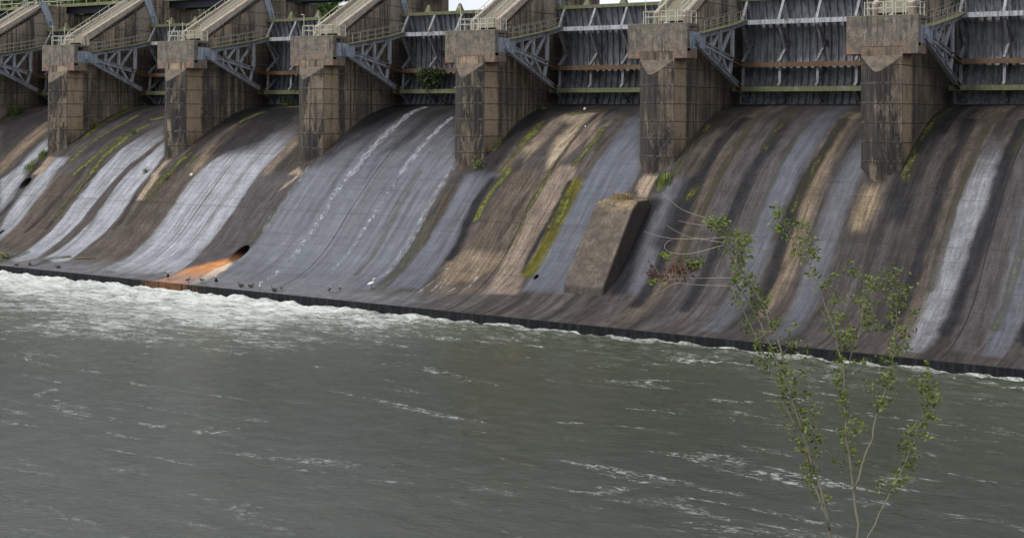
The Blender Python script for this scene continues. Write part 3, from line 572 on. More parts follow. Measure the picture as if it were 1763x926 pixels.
for t,a,w,pts in BANDS+EXB:
    if t=='moss': moss=np.maximum(moss,a*bandmask(pts,w*1.35))
    elif t=='foam': foam=np.maximum(foam,a*bandmask(pts,w*2.3))
    elif t=='chev': chev=np.maximum(chev,a*bandmask(pts,w))
    else: paint(bandmask(pts,w*1.5),t,min(1,a*1.35))
# wet apron above the sill fades to a paler grey
ap=sstep((-12.4-GY)/3.6)*.68*sstep((GX-5)/8)*sstep((66-GX)/9)*(.5+.8*fbm(GX*1.2,GTt*.5,91)); c=np.array((.165,.168,.175)); col=col*(1-ap[...,None])+c*ap[...,None]
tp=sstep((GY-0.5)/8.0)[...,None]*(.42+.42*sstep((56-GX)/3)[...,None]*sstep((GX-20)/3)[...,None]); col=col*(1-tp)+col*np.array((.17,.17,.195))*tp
col*=(.9+.2*vn(GX*.3,GTt*3.2,41))[...,None]
# drain openings: cut out and snapped to a round edge
HOLES=[(38.35,-10.55,.66,'rust'),(1.70,-4.75,.6,'dark'),(69.46,-10.54,.17,'dark'),(4.49,-10.31,.2,'dark')]
VX=GX.copy(); VY=GY.copy(); VZ=GZ.copy()
yo=np.argsort(zs[ysamp<12]); ZI=zs[ysamp<12][yo]; YI=ysamp[ysamp<12][yo]
for hx,hy,hr,_ in HOLES:
    hz=float(ZOF(hy)); dx=VX-hx; dz=VZ-hz; rad=np.hypot(dx,dz); k=(abs(rad-hr)<.12)&(VY<12)&(rad>1e-6)
    VX[k]=hx+dx[k]/rad[k]*hr; VZ[k]=hz+dz[k]/rad[k]*hr; VY[k]=np.interp(VZ[k],ZI,YI)
idx=np.arange(NX*NY).reshape(NX,NY)
F=np.stack([idx[:-1,:-1],idx[1:,:-1],idx[1:,1:],idx[:-1,1:]],-1).reshape(-1,4)
V=np.stack([VX,VY,VZ],-1).reshape(-1,3); cen=V[F].mean(1); keep=np.ones(len(F),bool)
for hx,hy,hr,_ in HOLES:
    keep&=~((np.hypot(cen[:,0]-hx,cen[:,2]-float(ZOF(hy)))<hr*.97)&(cen[:,1]<12))
F=F[keep]
me=bpy.data.meshes.new('face'); me.vertices.add(len(V)); me.vertices.foreach_set('co',V.astype(np.float32).ravel()); me.loops.add(F.size); me.loops.foreach_set('vertex_index',F.ravel().astype(np.int32))
me.polygons.add(len(F)); me.polygons.foreach_set('loop_start',np.arange(0,F.size,4,dtype=np.int32)); me.polygons.foreach_set('loop_total',np.full(len(F),4,np.int32)); me.polygons.foreach_set('use_smooth',np.ones(len(F),bool)); me.update(); me.validate()
def pattr(n,ty,key,a): x=me.attributes.new(n,ty,'POINT'); x.data.foreach_set(key,a.astype(np.float32).ravel())
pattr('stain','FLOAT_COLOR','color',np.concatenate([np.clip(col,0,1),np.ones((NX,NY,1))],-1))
for n,a in (('wet',wet),('moss',moss),('foam',foam),('chev',chev)): pattr(n,'FLOAT','value',a)
pattr('flow','FLOAT_VECTOR','vector',np.stack([GX,GTt,np.zeros_like(GX)],-1))
def spill_mat():
    m=NT('streaked_spillway_concrete'); fl=m.attr('flow').outputs['Vector']; P=m.pos(); col=m.attr('stain').outputs['Color']
    fx,ft,_=m.sep(fl)
    s1=m.noise(m.scale(fl,(5,.35,1)),1,5,.65); s2=m.noise(m.scale(fl,(.35,5.0,1)),1,4,.6); fine=m.noise(P,7,5,.65); mid=m.noise(m.scale(fl,(1.3,.45,1)),1,5,.65)
    we=m.attr('wet').outputs['Fac']; dry=m.math('SUBTRACT',1,m.math('MULTIPLY',we,.65),clamp=True)
    # board marks across the flow, rubbed and broken
    bm=m.noise(m.scale(fl,(.5,8,1)),1,3,.6)
    col=m.mix(m.math('MULTIPLY',dry,.62),col,m.mix(m.ramp(s1,.2,.8),(.08,.08,.08),(.92,.92,.92)),'OVERLAY')
    col=m.mix(m.math('ADD',.12,m.math('MULTIPLY',dry,.42)),col,m.mix(m.ramp(mid,.25,.75),(.2,.2,.2),(.8,.8,.8)),'OVERLAY')
    col=m.mix(m.math('MULTIPLY',m.ramp(bm,.57,.68),.34),col,(.05,.048,.05))
    col=m.mix(m.math('MULTIPLY',dry,.42),col,m.mix(m.ramp(fine,.2,.8),(0,0,0),(1,1,1)),'OVERLAY')
    sp=m.ramp(m.noise(P,4.5,4,.75),.63,.70); col=m.mix(m.math('MULTIPLY',sp,.55),col,(.03,.028,.028))
    sp2=m.ramp(m.noise(P,3.3,4,.75,0),.70,.735); col=m.mix(m.math('MULTIPLY',sp2,.5),col,(.45,.44,.42))
    # joints
    for xj in (29.17,47.38,65.45,10.9,83.8,102.1,120.3):
        j=m.math('SUBTRACT',1,m.ramp(m.math('ABSOLUTE',m.math('SUBTRACT',m.math('ADD',fx,m.math('MULTIPLY',m.math('SUBTRACT',fine,.5),.05)),xj)),.02,.075))
        col=m.mix(m.math('MULTIPLY',j,.9 if xj not in(10.9,83.8,120.3) else .4),col,(.012,.012,.012))
    py=m.sep(P)[1]
    for yj,a in ((-6.1,.55),(-2.6,.3),(-8.9,.3),(.6,.3)):
        j=m.math('SUBTRACT',1,m.ramp(m.math('ABSOLUTE',m.math('SUBTRACT',py,yj)),.01,.06)); col=m.mix(m.math('MULTIPLY',m.math('MULTIPLY',j,m.ramp(s1,.35,.6)),a),col,(.02,.02,.02))
    fq=m.math('FRACT',m.math('DIVIDE',ft,1.52)); jl=m.math('MULTIPLY',m.math('SUBTRACT',1,m.ramp(m.math('MULTIPLY',m.math('MINIMUM',fq,m.math('SUBTRACT',1,fq)),1.52),.008,.05)),m.ramp(m.noise(m.scale(fl,(.25,.6,1)),1,4),.42,.6))
    col=m.mix(m.math('MULTIPLY',jl,.5),col,(.02,.02,.02))
    # moss
    mo=m.attr('moss').outputs['Fac']; mn=m.math('ADD',m.math('MULTIPLY',m.noise(m.scale(fl,(2.2,.38,1)),1,5,.7),.7),m.math('MULTIPLY',m.noise(P,6,3),.25))
    mk=m.ramp(m.math('ADD',m.math('MULTIPLY',mo,.94),m.math('MULTIPLY',m.math('SUBTRACT',mn,.5),2.8)),.5,.95); mk=m.math('MULTIPLY',mk,m.ramp(mo,.02,.15))
    dkm=m.ramp(mo,.05,.4); col=m.mix(m.math('MULTIPLY',dkm,.6),col,(.026,.026,.014))
    col=m.mix(m.math('MULTIPLY',mk,.92),col,m.mix(m.ramp(m.math('ADD',m.math('MULTIPLY',m.noise(P,2.3,4),.6),m.math('MULTIPLY',fine,.4)),.38,.62),(.040,.046,.012),(.17,.18,.034)))
    # running foam
    fo=m.attr('foam').outputs['Fac']; fm=m.ramp(m.math('ADD',fo,m.math('MULTIPLY',m.math('SUBTRACT',m.noise(m.scale(fl,(4,1.1,1)),1,5,.75),.5),2.4)),.38,1.15); fm=m.math('MULTIPLY',fm,m.ramp(fo,.02,.3))
    ch=m.attr('chev').outputs['Fac']
    w=m.n('ShaderNodeTexWave',wave_type='BANDS',bands_direction='Y'); m.l.new(m.scale(fl,(1,.55,1)),w.inputs[0]); w.inputs['Scale'].default_value=.5; w.inputs['Distortion'].default_value=9; w.inputs['Detail'].default_value=4; w.inputs['Detail Scale'].default_value=2.2
    cn=m.ramp(m.noise(P,3.4,4,.7,1.2),.48,.66); cm=m.math('MULTIPLY',m.ramp(ch,.05,.9),m.math('MULTIPLY',m.math('ADD',.25,m.math('MULTIPLY',m.ramp(w.outputs['Fac'],.45,.9),.75)),cn))
    fa=m.math('MAXIMUM',m.math('MULTIPLY',fm,.42),m.math('MULTIPLY',cm,.8))
    col=m.mix(fa,col,(.60,.63,.68))
    ro=m.n('ShaderNodeMapRange'); m.set(ro.inputs[0],m.math('MULTIPLY',we,m.math('SUBTRACT',1.15,m.math('MULTIPLY',mk,1)))); ro.inputs[3].default_value=.9; ro.inputs[4].default_value=.32
    rr=m.math('ADD',ro.outputs[0],m.math('MULTIPLY',m.math('SUBTRACT',fine,.5),.25))
    h=m.math('ADD',m.math('ADD',m.math('MULTIPLY',fine,.35),m.math('MULTIPLY',s2,.35)),m.math('ADD',m.math('MULTIPLY',mk,.5),m.math('MULTIPLY',fa,.5)))
    return m.out(col,rr,h,.4,.04,spec=m.math('ADD',.12,m.math('MULTIPLY',we,.4)))
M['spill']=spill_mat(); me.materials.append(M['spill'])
sw=tag(empty('spillway'),'broad curved concrete spillway face with white wet streaks, brown stains and moss','spillway')
fo=bpy.data.objects.new('face',me); COL.objects.link(fo); fo.parent=sw
def sill_mat():
    m=NT('wet_dark_sill'); P=m.pos(); f=m.noise(P,3,4); st=m.noise(m.scale(P,(3,3,.5)),1,4); x=m.sep(P)[0]
    col=m.mix(m.ramp(st,.4,.65),(.006,.0065,.008),(.02,.021,.024)); o=m.math('MULTIPLY',band(m,m.math('ADD',x,m.math('MULTIPLY',m.math('SUBTRACT',f,.5),3.5)),33.8,39.2,1.6),m.ramp(st,.32,.55))
    col=m.mix(m.math('MULTIPLY',o,.75),col,m.mix(f,(.10,.045,.018),(.26,.125,.05))); return m.out(col,.6,f,.3,.02,spec=.2)
M['sill']=sill_mat()
s=MB(); z=float(ZOF(-17.8)); s.box((-40,-17.95,-19),(131.2,-17.795,z+.03)); s.build('end_sill',M['sill'],sw,bevel=.03)
dm=NT('rust_and_shade_drain_lining'); dz=dm.sep(dm.pos())[2]; M['drainrust']=dm.out(dm.mix(dm.ramp(dz,-14.05,-13.75),(.16,.06,.018),(.008,.007,.006)),.7); M['drain']=plain('shade_painted_drain_lining',(.01,.009,.009),.8)  # near-black lining paints in the shade inside the drains; rust low in one
for hx,hy,hr,kind in HOLES:
    hz=float(ZOF(hy)); d=MB(); n=24; ring=[]
    for i in range(n):
        a=2*math.pi*i/n; X=hx+hr*math.cos(a); Z=hz+hr*math.sin(a); ring.append((X,float(np.interp(Z,ZI,YI))-.02,Z))
    L=3.5 if hr>.3 else 1.2
    back=[(x,hy+L,z) for x,_,z in ring]; out=[(hx+(x-hx)*1.08,y+.05,hz+(z-hz)*1.08) for x,y,z in ring]
    d.add(ring+back+out,[(i,(i+1)%n,n+(i+1)%n,n+i) for i in range(n)]+[tuple(range(n,2*n))]+[(i,(i+1)%n,2*n+(i+1)%n,2*n+i) for i in range(n)])
    d.build('drain_outlet',M['drainrust' if kind=='rust' else 'drain'],sw,fix=False)
# baffle wall under the fifth pier
def baffle_mat():
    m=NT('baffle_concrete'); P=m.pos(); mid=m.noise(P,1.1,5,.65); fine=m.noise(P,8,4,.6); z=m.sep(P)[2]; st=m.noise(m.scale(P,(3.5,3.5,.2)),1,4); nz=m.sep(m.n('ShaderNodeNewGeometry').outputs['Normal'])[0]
    col=m.mix(m.ramp(mid,.3,.7),(.085,.069,.054),(.185,.146,.113)); tp=m.math('MULTIPLY',m.ramp(z,-8.7,-7.8),m.ramp(mid,.3,.5)); col=m.mix(m.math('MULTIPLY',tp,.8),col,(.30,.22,.12))
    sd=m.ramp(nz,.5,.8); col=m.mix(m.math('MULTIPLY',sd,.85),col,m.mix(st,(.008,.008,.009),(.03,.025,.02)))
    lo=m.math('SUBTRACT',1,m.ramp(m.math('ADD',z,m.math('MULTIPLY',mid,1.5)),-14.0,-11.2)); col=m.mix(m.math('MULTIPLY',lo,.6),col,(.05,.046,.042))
    col=m.mix(m.math('MULTIPLY',m.ramp(st,.5,.65),.5),col,(.035,.03,.026)); col=m.mix(.3,col,m.mix(m.ramp(fine,.2,.8),(0,0,0),(1,1,1)),'OVERLAY'); big=m.noise(P,.45,5,.65); col=m.mix(m.math('MULTIPLY',m.ramp(big,.42,.62),.6),col,(.045,.037,.03)); return m.out(col,.9,m.math('ADD',m.math('MULTIPLY',fine,.5),mid),.5,.05)
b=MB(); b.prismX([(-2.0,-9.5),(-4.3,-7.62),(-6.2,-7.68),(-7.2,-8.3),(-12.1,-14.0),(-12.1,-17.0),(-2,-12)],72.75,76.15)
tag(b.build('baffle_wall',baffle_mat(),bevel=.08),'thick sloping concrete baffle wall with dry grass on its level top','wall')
# ------------------------------------------------------------------ water
def sea(name,x0,x1,y0,y1,z,nx,ny,amp):
    xs=np.linspace(x0,x1,nx); ys=y1-(y1-y0)*np.linspace(0,1,ny)**1.8
    X,Y=np.meshgrid(xs,ys,indexing='ij'); near=np.clip(1-(y1-Y)/16,0.12,1)
    Z=z+amp*near*(fbm(X*.9,Y*1.3,61,4)-.5)*2.2+amp*.5*(fbm(X*2.7,Y*3.3,67,3)-.5)*near
    v=np.stack([X,Y,Z],-1).reshape(-1,3); id_=np.arange(nx*ny).reshape(nx,ny); f=np.stack([id_[:-1,:-1],id_[:-1,1:],id_[1:,1:],id_[1:,:-1]],-1).reshape(-1,4)
    me=bpy.data.meshes.new(name); me.from_pydata(v.tolist(),[],f.tolist()); me.polygons.foreach_set('use_smooth',[True]*len(me.polygons)); me.update()
    o=bpy.data.objects.new(name,me); COL.objects.link(o); return o
def water_mat():
    m=NT('river_water'); P=m.pos(); x,y,z=m.sep(P)
    n1=m.noise(m.scale(P,(.55,.9,1)),1,6,.7,.6); n2=m.noise(m.scale(P,(2.2,3.4,1)),1,5,.7,.8); n3=m.noise(m.scale(P,(.13,.16,1)),1,3)
    near=m.ramp(y,-58,-18)
    near2=m.math('SUBTRACT',1,m.ramp(x,52,78)); near=m.math('MULTIPLY',near,m.math('ADD',.25,m.math('MULTIPLY',near2,.75)))
    v=m.math('ADD',m.math('ADD',m.math('MULTIPLY',n1,.5),m.math('MULTIPLY',n2,.35)),m.math('MULTIPLY',n3,.25))
    n4=m.noise(m.scale(P,(.10,.34,1)),1,6,.7,1.2); fm=m.ramp(m.math('ADD',v,m.math('MULTIPLY',near,.30)),.66,.92); fm=m.math('MAXIMUM',fm,m.math('MULTIPLY',m.math('MULTIPLY',m.ramp(n4,.555,.66),m.ramp(n2,.47,.62)),m.math('MULTIPLY',m.ramp(y,-100,-25),.75)))
    lip=m.math('MULTIPLY',m.ramp(y,-19.4,-18.1),m.ramp(n2,.35,.6)); fm=m.math('MAXIMUM',fm,m.math('MULTIPLY',lip,.8))
    col=m.mix(n1,(.018,.024,.015),(.05,.058,.038)); tb=m.math('MULTIPLY',near,.75); col=m.mix(tb,col,(.16,.18,.13)); col=m.mix(m.math('MULTIPLY',fm,.95),col,(.62,.64,.61))
    slick=m.noise(m.scale(P,(.05,.09,1)),1,4,.6,1.5); ro=m.math('ADD',m.math('ADD',.05,m.math('MULTIPLY',m.ramp(slick,.4,.62),.14)),m.math('MULTIPLY',fm,.6))
    h=m.math('ADD',m.math('MULTIPLY',n1,1),m.math('MULTIPLY',n2,.6))
    m.out(col,ro,h,.5,.10); m.b.inputs['IOR'].default_value=1.33; return m.mat
w=sea('river',-90,140,-130,-17.94,-16.55,620,260,.34); w.data.materials.append(water_mat()); tag(w,'green river below the dam with white foam along the sill',kind='structure')
w2=MB(); w2.add([(-90,14.7,8.4),(150,14.7,8.4),(150,110,8.4),(-90,110,8.4)],[(0,1,2,3)]); rw=w2.build('reservoir_water',plain('still_water',(.03,.04,.035),.1)); tag(rw,'calm reservoir water held behind the gates',kind='structure')
# ------------------------------------------------------------------ banks
BX,BY=np.meshgrid(np.linspace(60,220,120),np.linspace(-150,-20,110),indexing='ij')
def bank_z(x,y):                                   # the near bank the photographer stands on
    d=np.hypot((x-128.2)*.9,(y+112.3)); z=-3.2-.335*np.maximum(d-4,0); land=np.maximum((x-132)*.5-.0*y,0); return np.maximum(np.maximum(z,-19.),np.minimum(-19+land*1.0,-3))
BZ=bank_z(BX,BY)+(fbm(BX*.35,BY*.35,71)-.5)*.8
id_=np.arange(BX.size).reshape(BX.shape); f=np.stack([id_[:-1,:-1],id_[1:,:-1],id_[1:,1:],id_[:-1,1:]],-1).reshape(-1,4)
bme=bpy.data.meshes.new('river_bank'); bme.from_pydata(np.stack([BX,BY,BZ],-1).reshape(-1,3).tolist(),[],f.tolist()); bme.update()
def soil():
    m=NT('dark_bank_soil'); P=m.pos(); a=m.noise(P,.6,5,.65); b=m.noise(P,5,4,.7); col=m.mix(m.ramp(a,.35,.65),(.022,.019,.013),(.035,.042,.016)); col=m.mix(m.ramp(b,.5,.7),col,(.055,.05,.03)); return m.out(col,.95,b,.8,.1)
M['soil']=soil(); bme.materials.append(M['soil']); bo=bpy.data.objects.new('river_bank',bme); COL.objects.link(bo); tag(bo,'dark sloping river bank below the camera',kind='structure')
# ------------------------------------------------------------------ foliage
def leaf_quads(cs,sizes,aspect=.55,droop=0.0):
    n=len(cs); a=rng.normal(size=(n,3)); a[:,2]=a[:,2]*.6-droop; a/=np.linalg.norm(a,axis=1)[:,None]; b=rng.normal(size=(n,3)); b-=a*(a*b).sum(1)[:,None]; b/=np.linalg.norm(b,axis=1)[:,None]
    L=a*(sizes[:,None]); Wd=b*(sizes[:,None]*aspect)
    tip=cs+L; base=cs-L*.9; l=cs+Wd-.1*L; r=cs-Wd-.1*L
    return np.stack([base,l,tip,r],1).reshape(-1,3), np.arange(4*n).reshape(n,4)
def leaves_obj(name,mat,cs,sizes,parent,aspect=.55,droop=0):
    v,f=leaf_quads(np.asarray(cs,float),np.asarray(sizes,float),aspect,droop)
    me=bpy.data.meshes.new(name); me.from_pydata(v.tolist(),[],f.tolist()); me.materials.append(mat); me.update(); o=bpy.data.objects.new(name,me); COL.objects.link(o)
    if parent: o.parent=parent
    return o
def clumps(cen,rad,ncl,per,cr,squash=.8):
    pts=[]
    for i in range(ncl):
        d=rng.normal(size=3); d/=np.linalg.norm(d); rr=rng.random()**.38; c=np.array(cen)+d*np.array(rad)*rr
        q=rng.normal(size=(per,3))*np.array([1,1,squash])*cr*(.6+.8*rng.random())*.5; pts.append(c+q)
    return np.concatenate(pts)
M['bark']=plain('grey_bark',(.06,.05,.04),.9,.4); M['twig']=plain('pale_bare_twig',(.34,.31,.24),.8,.3); M['palebark']=plain('pale_twig_bark',(.21,.19,.145),.85,.5)
M['leafdark']=leafmat('dark_leaves',(.012,.020,.008),(.032,.05,.014),.15); M['leafmid']=leafmat('green_leaves',(.03,.055,.012),(.085,.13,.025)); M['leafbright']=leafmat('bright_leaves',(.06,.11,.015),(.16,.22,.035))
M['leafbush']=leafmat('bush_leaves',(.012,.028,.008),(.045,.075,.018)); M['weed']=leafmat('weed_leaves',(.07,.11,.02),(.20,.25,.04)); M['dry']=leafmat('dry_grass_blades',(.25,.19,.08),(.42,.33,.14)); M['redleaf']=leafmat('red_brown_leaves',(.07,.022,.014),(.15,.05,.025))
CAMP=(128.185,-112.345,-.905)
# leaning shrub whose bare twigs reach in front of the spillway
ls=empty('leaning_shrub',(0,0,0)); TW=[[[109.72, -68.58, -4.29], [109.0, -69.13, -4.03], [108.57, -69.46, -3.81], [108.28, -69.69, -3.49], [108.12, -69.81, -3.31]], [[109.87, -68.47, -4.71], [109.0, -69.13, -4.77], [108.43, -69.57, -4.76], [107.99, -69.9, -4.67], [107.69, -70.13, -4.54]], [[109.87, -68.47, -4.93], [109.0, -69.13, -4.75], [108.83, -69.26, -4.72], [108.5, -69.52, -4.54], [108.24, -69.71, -4.34]], [[109.72, -68.58, -4.93], [109.0, -69.13, -5.19], [108.57, -69.46, -5.24], [108.28, -69.68, -5.16], [108.19, -69.74, -5.01], [108.28, -69.68, -4.85], [108.4, -69.59, -4.79]], [[109.87, -68.47, -5.98], [109.01, -69.13, -5.99], [108.28, -69.67, -6.01], [108.12, -69.8, -5.92], [107.99, -69.9, -5.72], [107.92, -69.95, -5.48]], [[109.87, -68.47, -6.23], [109.01, -69.12, -6.2], [108.5, -69.51, -6.15], [108.21, -69.73, -6.33], [107.97, -69.91, -6.5]], [[109.58, -68.69, -4.39], [109.0, -69.13, -4.32], [108.54, -69.48, -4.21]]]
RT=(112.9,-66.2); rz=-17.5; s=MB()
TIPS=[]
def curve(p,n=5):
    p=[Vector(q) for q in p]; p=[p[0]*2-p[1]]+p+[p[-1]*2-p[-2]]; out=[]
    for i in range(1,len(p)-2):
        for k in range(n):
            t=k/n; a,b,c,d=p[i-1:i+3]; out.append(.5*((2*b)+(c-a)*t+(2*a-5*b+4*c-d)*t*t+(3*b-a-3*c+d)*t**3))
    return out+[p[-2]]
STEMS=[([(112.9,-66.2,-17.9),(112.6,-66.4,-15.5),(112.2,-66.8,-12.9),(111.6,-67.3,-10.2),(110.9,-67.8,-7.4),(109.87,-68.47,-5.2),(109.5,-68.6,-4.3)],.05,.008),
 ([(112.0,-67.0,-12.0),(111.4,-67.5,-9.6),(110.6,-67.9,-7.4),(109.87,-68.47,-5.98)],.03,.016),([(112.35,-66.7,-13.8),(111.6,-67.1,-11.2),(110.7,-67.7,-8.6),(109.87,-68.47,-6.23)],.03,.016),
 ([(112.9,-66.2,-17.8),(113.0,-66.0,-14.2),(112.7,-66.1,-11.0),(112.5,-66.3,-8.2),(111.7,-66.8,-5.6),(110.9,-67.3,-4.1)],.042,.006),([(112.9,-66.1,-12.6),(113.5,-65.6,-10.2),(113.9,-65.3,-8.0),(113.9,-65.2,-6.0)],.024,.005),([(112.55,-66.2,-9.2),(113.0,-65.9,-7.6),(113.1,-65.8,-6.0)],.016,.004),([(113.0,-66.0,-14.6),(113.9,-65.6,-12.6),(114.6,-65.2,-10.6),(114.9,-65.0,-9.2)],.022,.005)]
for p,ra,rb in STEMS:
    q=curve(p,6); q=[v+Vector((random.gauss(0,.025),random.gauss(0,.025),0)) if 0<i<len(q)-1 else v for i,v in enumerate(q)]
    s.tube(q,[1.35*(ra+(rb-ra)*i/(len(q)-1)) for i in range(len(q))],6)
    if p[0][1]>-66.9:
        for i,v in enumerate(q[len(q)//3:]):
            for _ in range(2):
                d_=Vector((random.uniform(-.5,.6),random.uniform(-.4,.4),random.uniform(.1,.6)))*random.uniform(.6,1.2); w_=v+d_*.5+Vector((random.gauss(0,.05),random.gauss(0,.05),0))
                s.tube([v,w_,v+d_],[.010,.006,.002],4); TIPS+=[tuple(v+d_),tuple(w_),tuple((v+d_+w_)*.5)]
tg=MB()
for p in TW:
    q=curve(p); tg.tube(q,[.012-.007*i/len(q) for i in range(len(q))],5)
s.build('stems',M['palebark'],ls,smooth=True); tg.build('twigs',M['twig'],ls,smooth=True)
RC=[[107.89, -69.97, -5.63], [107.85, -70.0, -5.9], [108.07, -69.84, -5.99], [108.23, -69.72, -6.08], [108.25, -69.7, -5.84], [108.43, -69.57, -5.66], [108.54, -69.48, -5.81], [108.66, -69.39, -5.62], [108.75, -69.32, -5.84], [108.89, -69.21, -5.7], [108.64, -69.4, -5.95]]; GC=[[108.28, -69.68, -5.23], [108.18, -69.75, -5.32], [107.97, -69.92, -6.08], [108.79, -69.29, -5.51], [108.93, -69.18, -5.57], [109.0, -69.13, -5.44], [108.86, -69.24, -5.7], [109.08, -69.07, -5.59]]
p=np.concatenate([np.array(c)+rng.normal(size=(15,3))*np.array([.09,.09,.10]) for c in RC]); leaves_obj('brown_leaves',M['redleaf'],p,.06+.05*rng.random(len(p)),ls,.35,1.6)
p=np.concatenate([np.array(c)+rng.normal(size=(22,3))*np.array([.13,.13,.07]) for c in GC]+[np.array(c)+rng.normal(size=(7,3))*.10 for c in TIPS]); leaves_obj('green_leaves',M['weed'],p,.055+.045*rng.random(len(p)),ls,.5)
tag(ls,'leaning shrub with pale bare twigs and red-brown hanging leaves in front of the spillway','shrub')
# ------------------------------------------------------------------ wooded hill across the reservoir
HX,HY=np.meshgrid(np.linspace(-330,60,60),np.linspace(105,330,40),indexing='ij')
HL=128.2-.766*(HY+112.3)
HZ=7.5+34*sstep((HY-108)/110)*(.55+.6*fbm(HX*.02,HY*.02,81))*sstep((HL-HX)/9)
id_=np.arange(HX.size).reshape(HX.shape); f=np.stack([id_[:-1,:-1],id_[1:,:-1],id_[1:,1:],id_[:-1,1:]],-1).reshape(-1,4)
hm=bpy.data.meshes.new('hill'); hm.from_pydata(np.stack([HX,HY,HZ],-1).reshape(-1,3).tolist(),[],f.tolist()); hm.materials.append(M['soil']); hm.update(); ho=bpy.data.objects.new('hill',hm); COL.objects.link(ho); tag(ho,'wooded hill across the reservoir',kind='structure')
pts=[];szs=[]
for i in range(900):
    y=rng.uniform(112,215); x=128.2-.766*(y+112.3)-5-210*rng.random()**1.3; hz=float(np.interp(y,HY[0],HZ[np.argmin(abs(HX[:,0]-x))])); r_=rng.uniform(2.2,4.5)
    d=rng.normal(size=(70,3)); d/=np.linalg.norm(d,axis=1)[:,None]; d[:,2]=abs(d[:,2]); q=np.array([x,y,hz+1])+d*np.array([r_,r_,r_*1.3])*(.75+.35*rng.random((70,1))); pts.append(q)
pts=np.concatenate(pts); wd=leaves_obj('wood',M['leafmid'],pts,.55+.5*rng.random(len(pts)),None,.7); tag(wd,'dense green wood covering the hill across the reservoir','wood',kind='stuff')
# ------------------------------------------------------------------ weeds and bushes on the dam
def tuft(name,label,cat,loc,h,r,n,mat,blades=True,group=None):
    if blades:
        v=[];f=[]
        for i in range(n):
            a=rng.random()*6.28; rr=r*rng.random()**.7; x=rr*math.cos(a);y=rr*math.sin(a); hh=h*(.5+.6*rng.random()); lx,ly=math.cos(a)*hh*.5*rng.random(),math.sin(a)*hh*.5*rng.random(); w_=.018+.02*rng.random(); px_,py_=-math.sin(a)*w_,math.cos(a)*w_; b=len(v)
            z0=float(ZOF(loc[1]+y))-float(ZOF(loc[1])) if loc[2] is None else 0
            v+=[(x-px_,y-py_,z0-.05),(x+px_,y+py_,z0-.05),(x+lx*.5+px_*.8,y+ly*.5+py_*.8,z0+hh*.7),(x+lx*.5-px_*.8,y+ly*.5-py_*.8,z0+hh*.7),(x+lx,y+ly,z0+hh)]; f+=[(b,b+1,b+2,b+3),(b+3,b+2,b+4)]
        me=bpy.data.meshes.new(name); me.from_pydata(v,[],f); me.materials.append(mat); o=bpy.data.objects.new(name,me); COL.objects.link(o)
    else:
        o=empty(name); sm=MB()
        for i in range(5): a=i*1.3; sm.tube([(0,0,-.1),(math.cos(a)*r*.3,math.sin(a)*r*.3,h*.5),(math.cos(a)*r*.6,math.sin(a)*r*.6,h*.9)],[.02,.014,.006],4)
        sm.build('stems',M['bark'],o); p=rng.normal(size=(n,3))*np.array([r,r,h])*.45+np.array([0,0,h*.4]); leaves_obj('leaves',mat,p,.07+.07*rng.random(n),o,.5)
    o.location=(loc[0],loc[1],float(ZOF(loc[1])) if loc[2] is None else loc[2]); tag(o,label,cat,group); return o
W=[('fern','dark green fern at the foot of the far left pier',(-13.9,6.9),1.1,.9,260,'leafmid',1),('grass_tuft','green grass tuft just left of the foot of the pier with the black run-off stain',(.55,-1.35),.7,.5,120,'weed',1),('grass_tuft','longer green grass streak above the left drain hole',(.3,-3.0),.6,.8,140,'weed',1),
 ('weed','small green weed in the right white streak left of the dark jointed bay',(18.4,-2.95),.6,.3,70,'weed',0),('weed','leafy weed at the foot of the wall in the mossy bay',(3.4,3.9),.7,.5,120,'weed',0),('weed','leafy weed on the bright moss band in the upper mossy bay',(10.97,2.54),.6,.5,100,'weed',0),
 ('weed','green sprig beside the foot of the pier left of the brown bay',(58.1,-1.2),.9,.55,130,'weed',0),('grass_tuft','grass strip below the foot of the pier above the baffle wall',(76.3,-2.0),.5,.7,150,'weed',1),('grass_tuft','dry yellow grass on the level top of the baffle wall',(74.2,-5.2,-7.6),.45,.9,260,'dry',1),('weed','small weed at the sheltered end of the mossy bay under its gate',(3.6,11.4),.5,.7,90,'leafmid',0),
 ('weed','green weed on the sill under the gate right of the tan pier',(24.8,12.3),.6,.9,160,'weed',0),('weed','low weed on bright moss at the right end of the dark bay sill',(33.5,12.3),.5,1.0,140,'weed',0),('weed','weed growing low on the gate above the running water',(45.6,12.3),.7,.7,130,'leafbush',0),('weed','weed on the lower girder of the gate with the dark joint line',(27.0,11.6,1.6),.6,.8,130,'leafbush',0),('weed','small weed where the wall meets the brown mossy spillway top',(58.45,9.3),.5,.6,90,'leafmid',0),
 ('weed','small weeds on the tan foot of the pier between the white-streaked bays',(22.0,-3.5),.4,.5,70,'weed',0)]
for nm,lb,p,h,r,n,mt,bl in W: tuft(nm,lb,'plant' if nm!='grass_tuft' else 'grass tuft',(p[0],p[1],p[2] if len(p)>2 else None),h,r,n,M[mt],bool(bl),'weeds growing on the dam')
bu=empty('bush',(44.6,11.3,1.6)); s=MB()
for i in range(7):
    a=-.4+i*.7; s.tube([(0,.2,0),(math.cos(a)*.6,.1-.2*math.sin(a),.7),(math.cos(a)*1.1,-.1-.3*math.sin(a),1.2)],[.035,.025,.01],5)
s.build('stems',M['bark'],bu); p=clumps((.0,-.1,1.15),(1.7,.6,.95),42,26,.55); leaves_obj('foliage',M['leafbush'],p,.10+.09*rng.random(len(p)),bu); tag(bu,'dark leafy bush growing from the lower girder of the gate above the running water','bush')
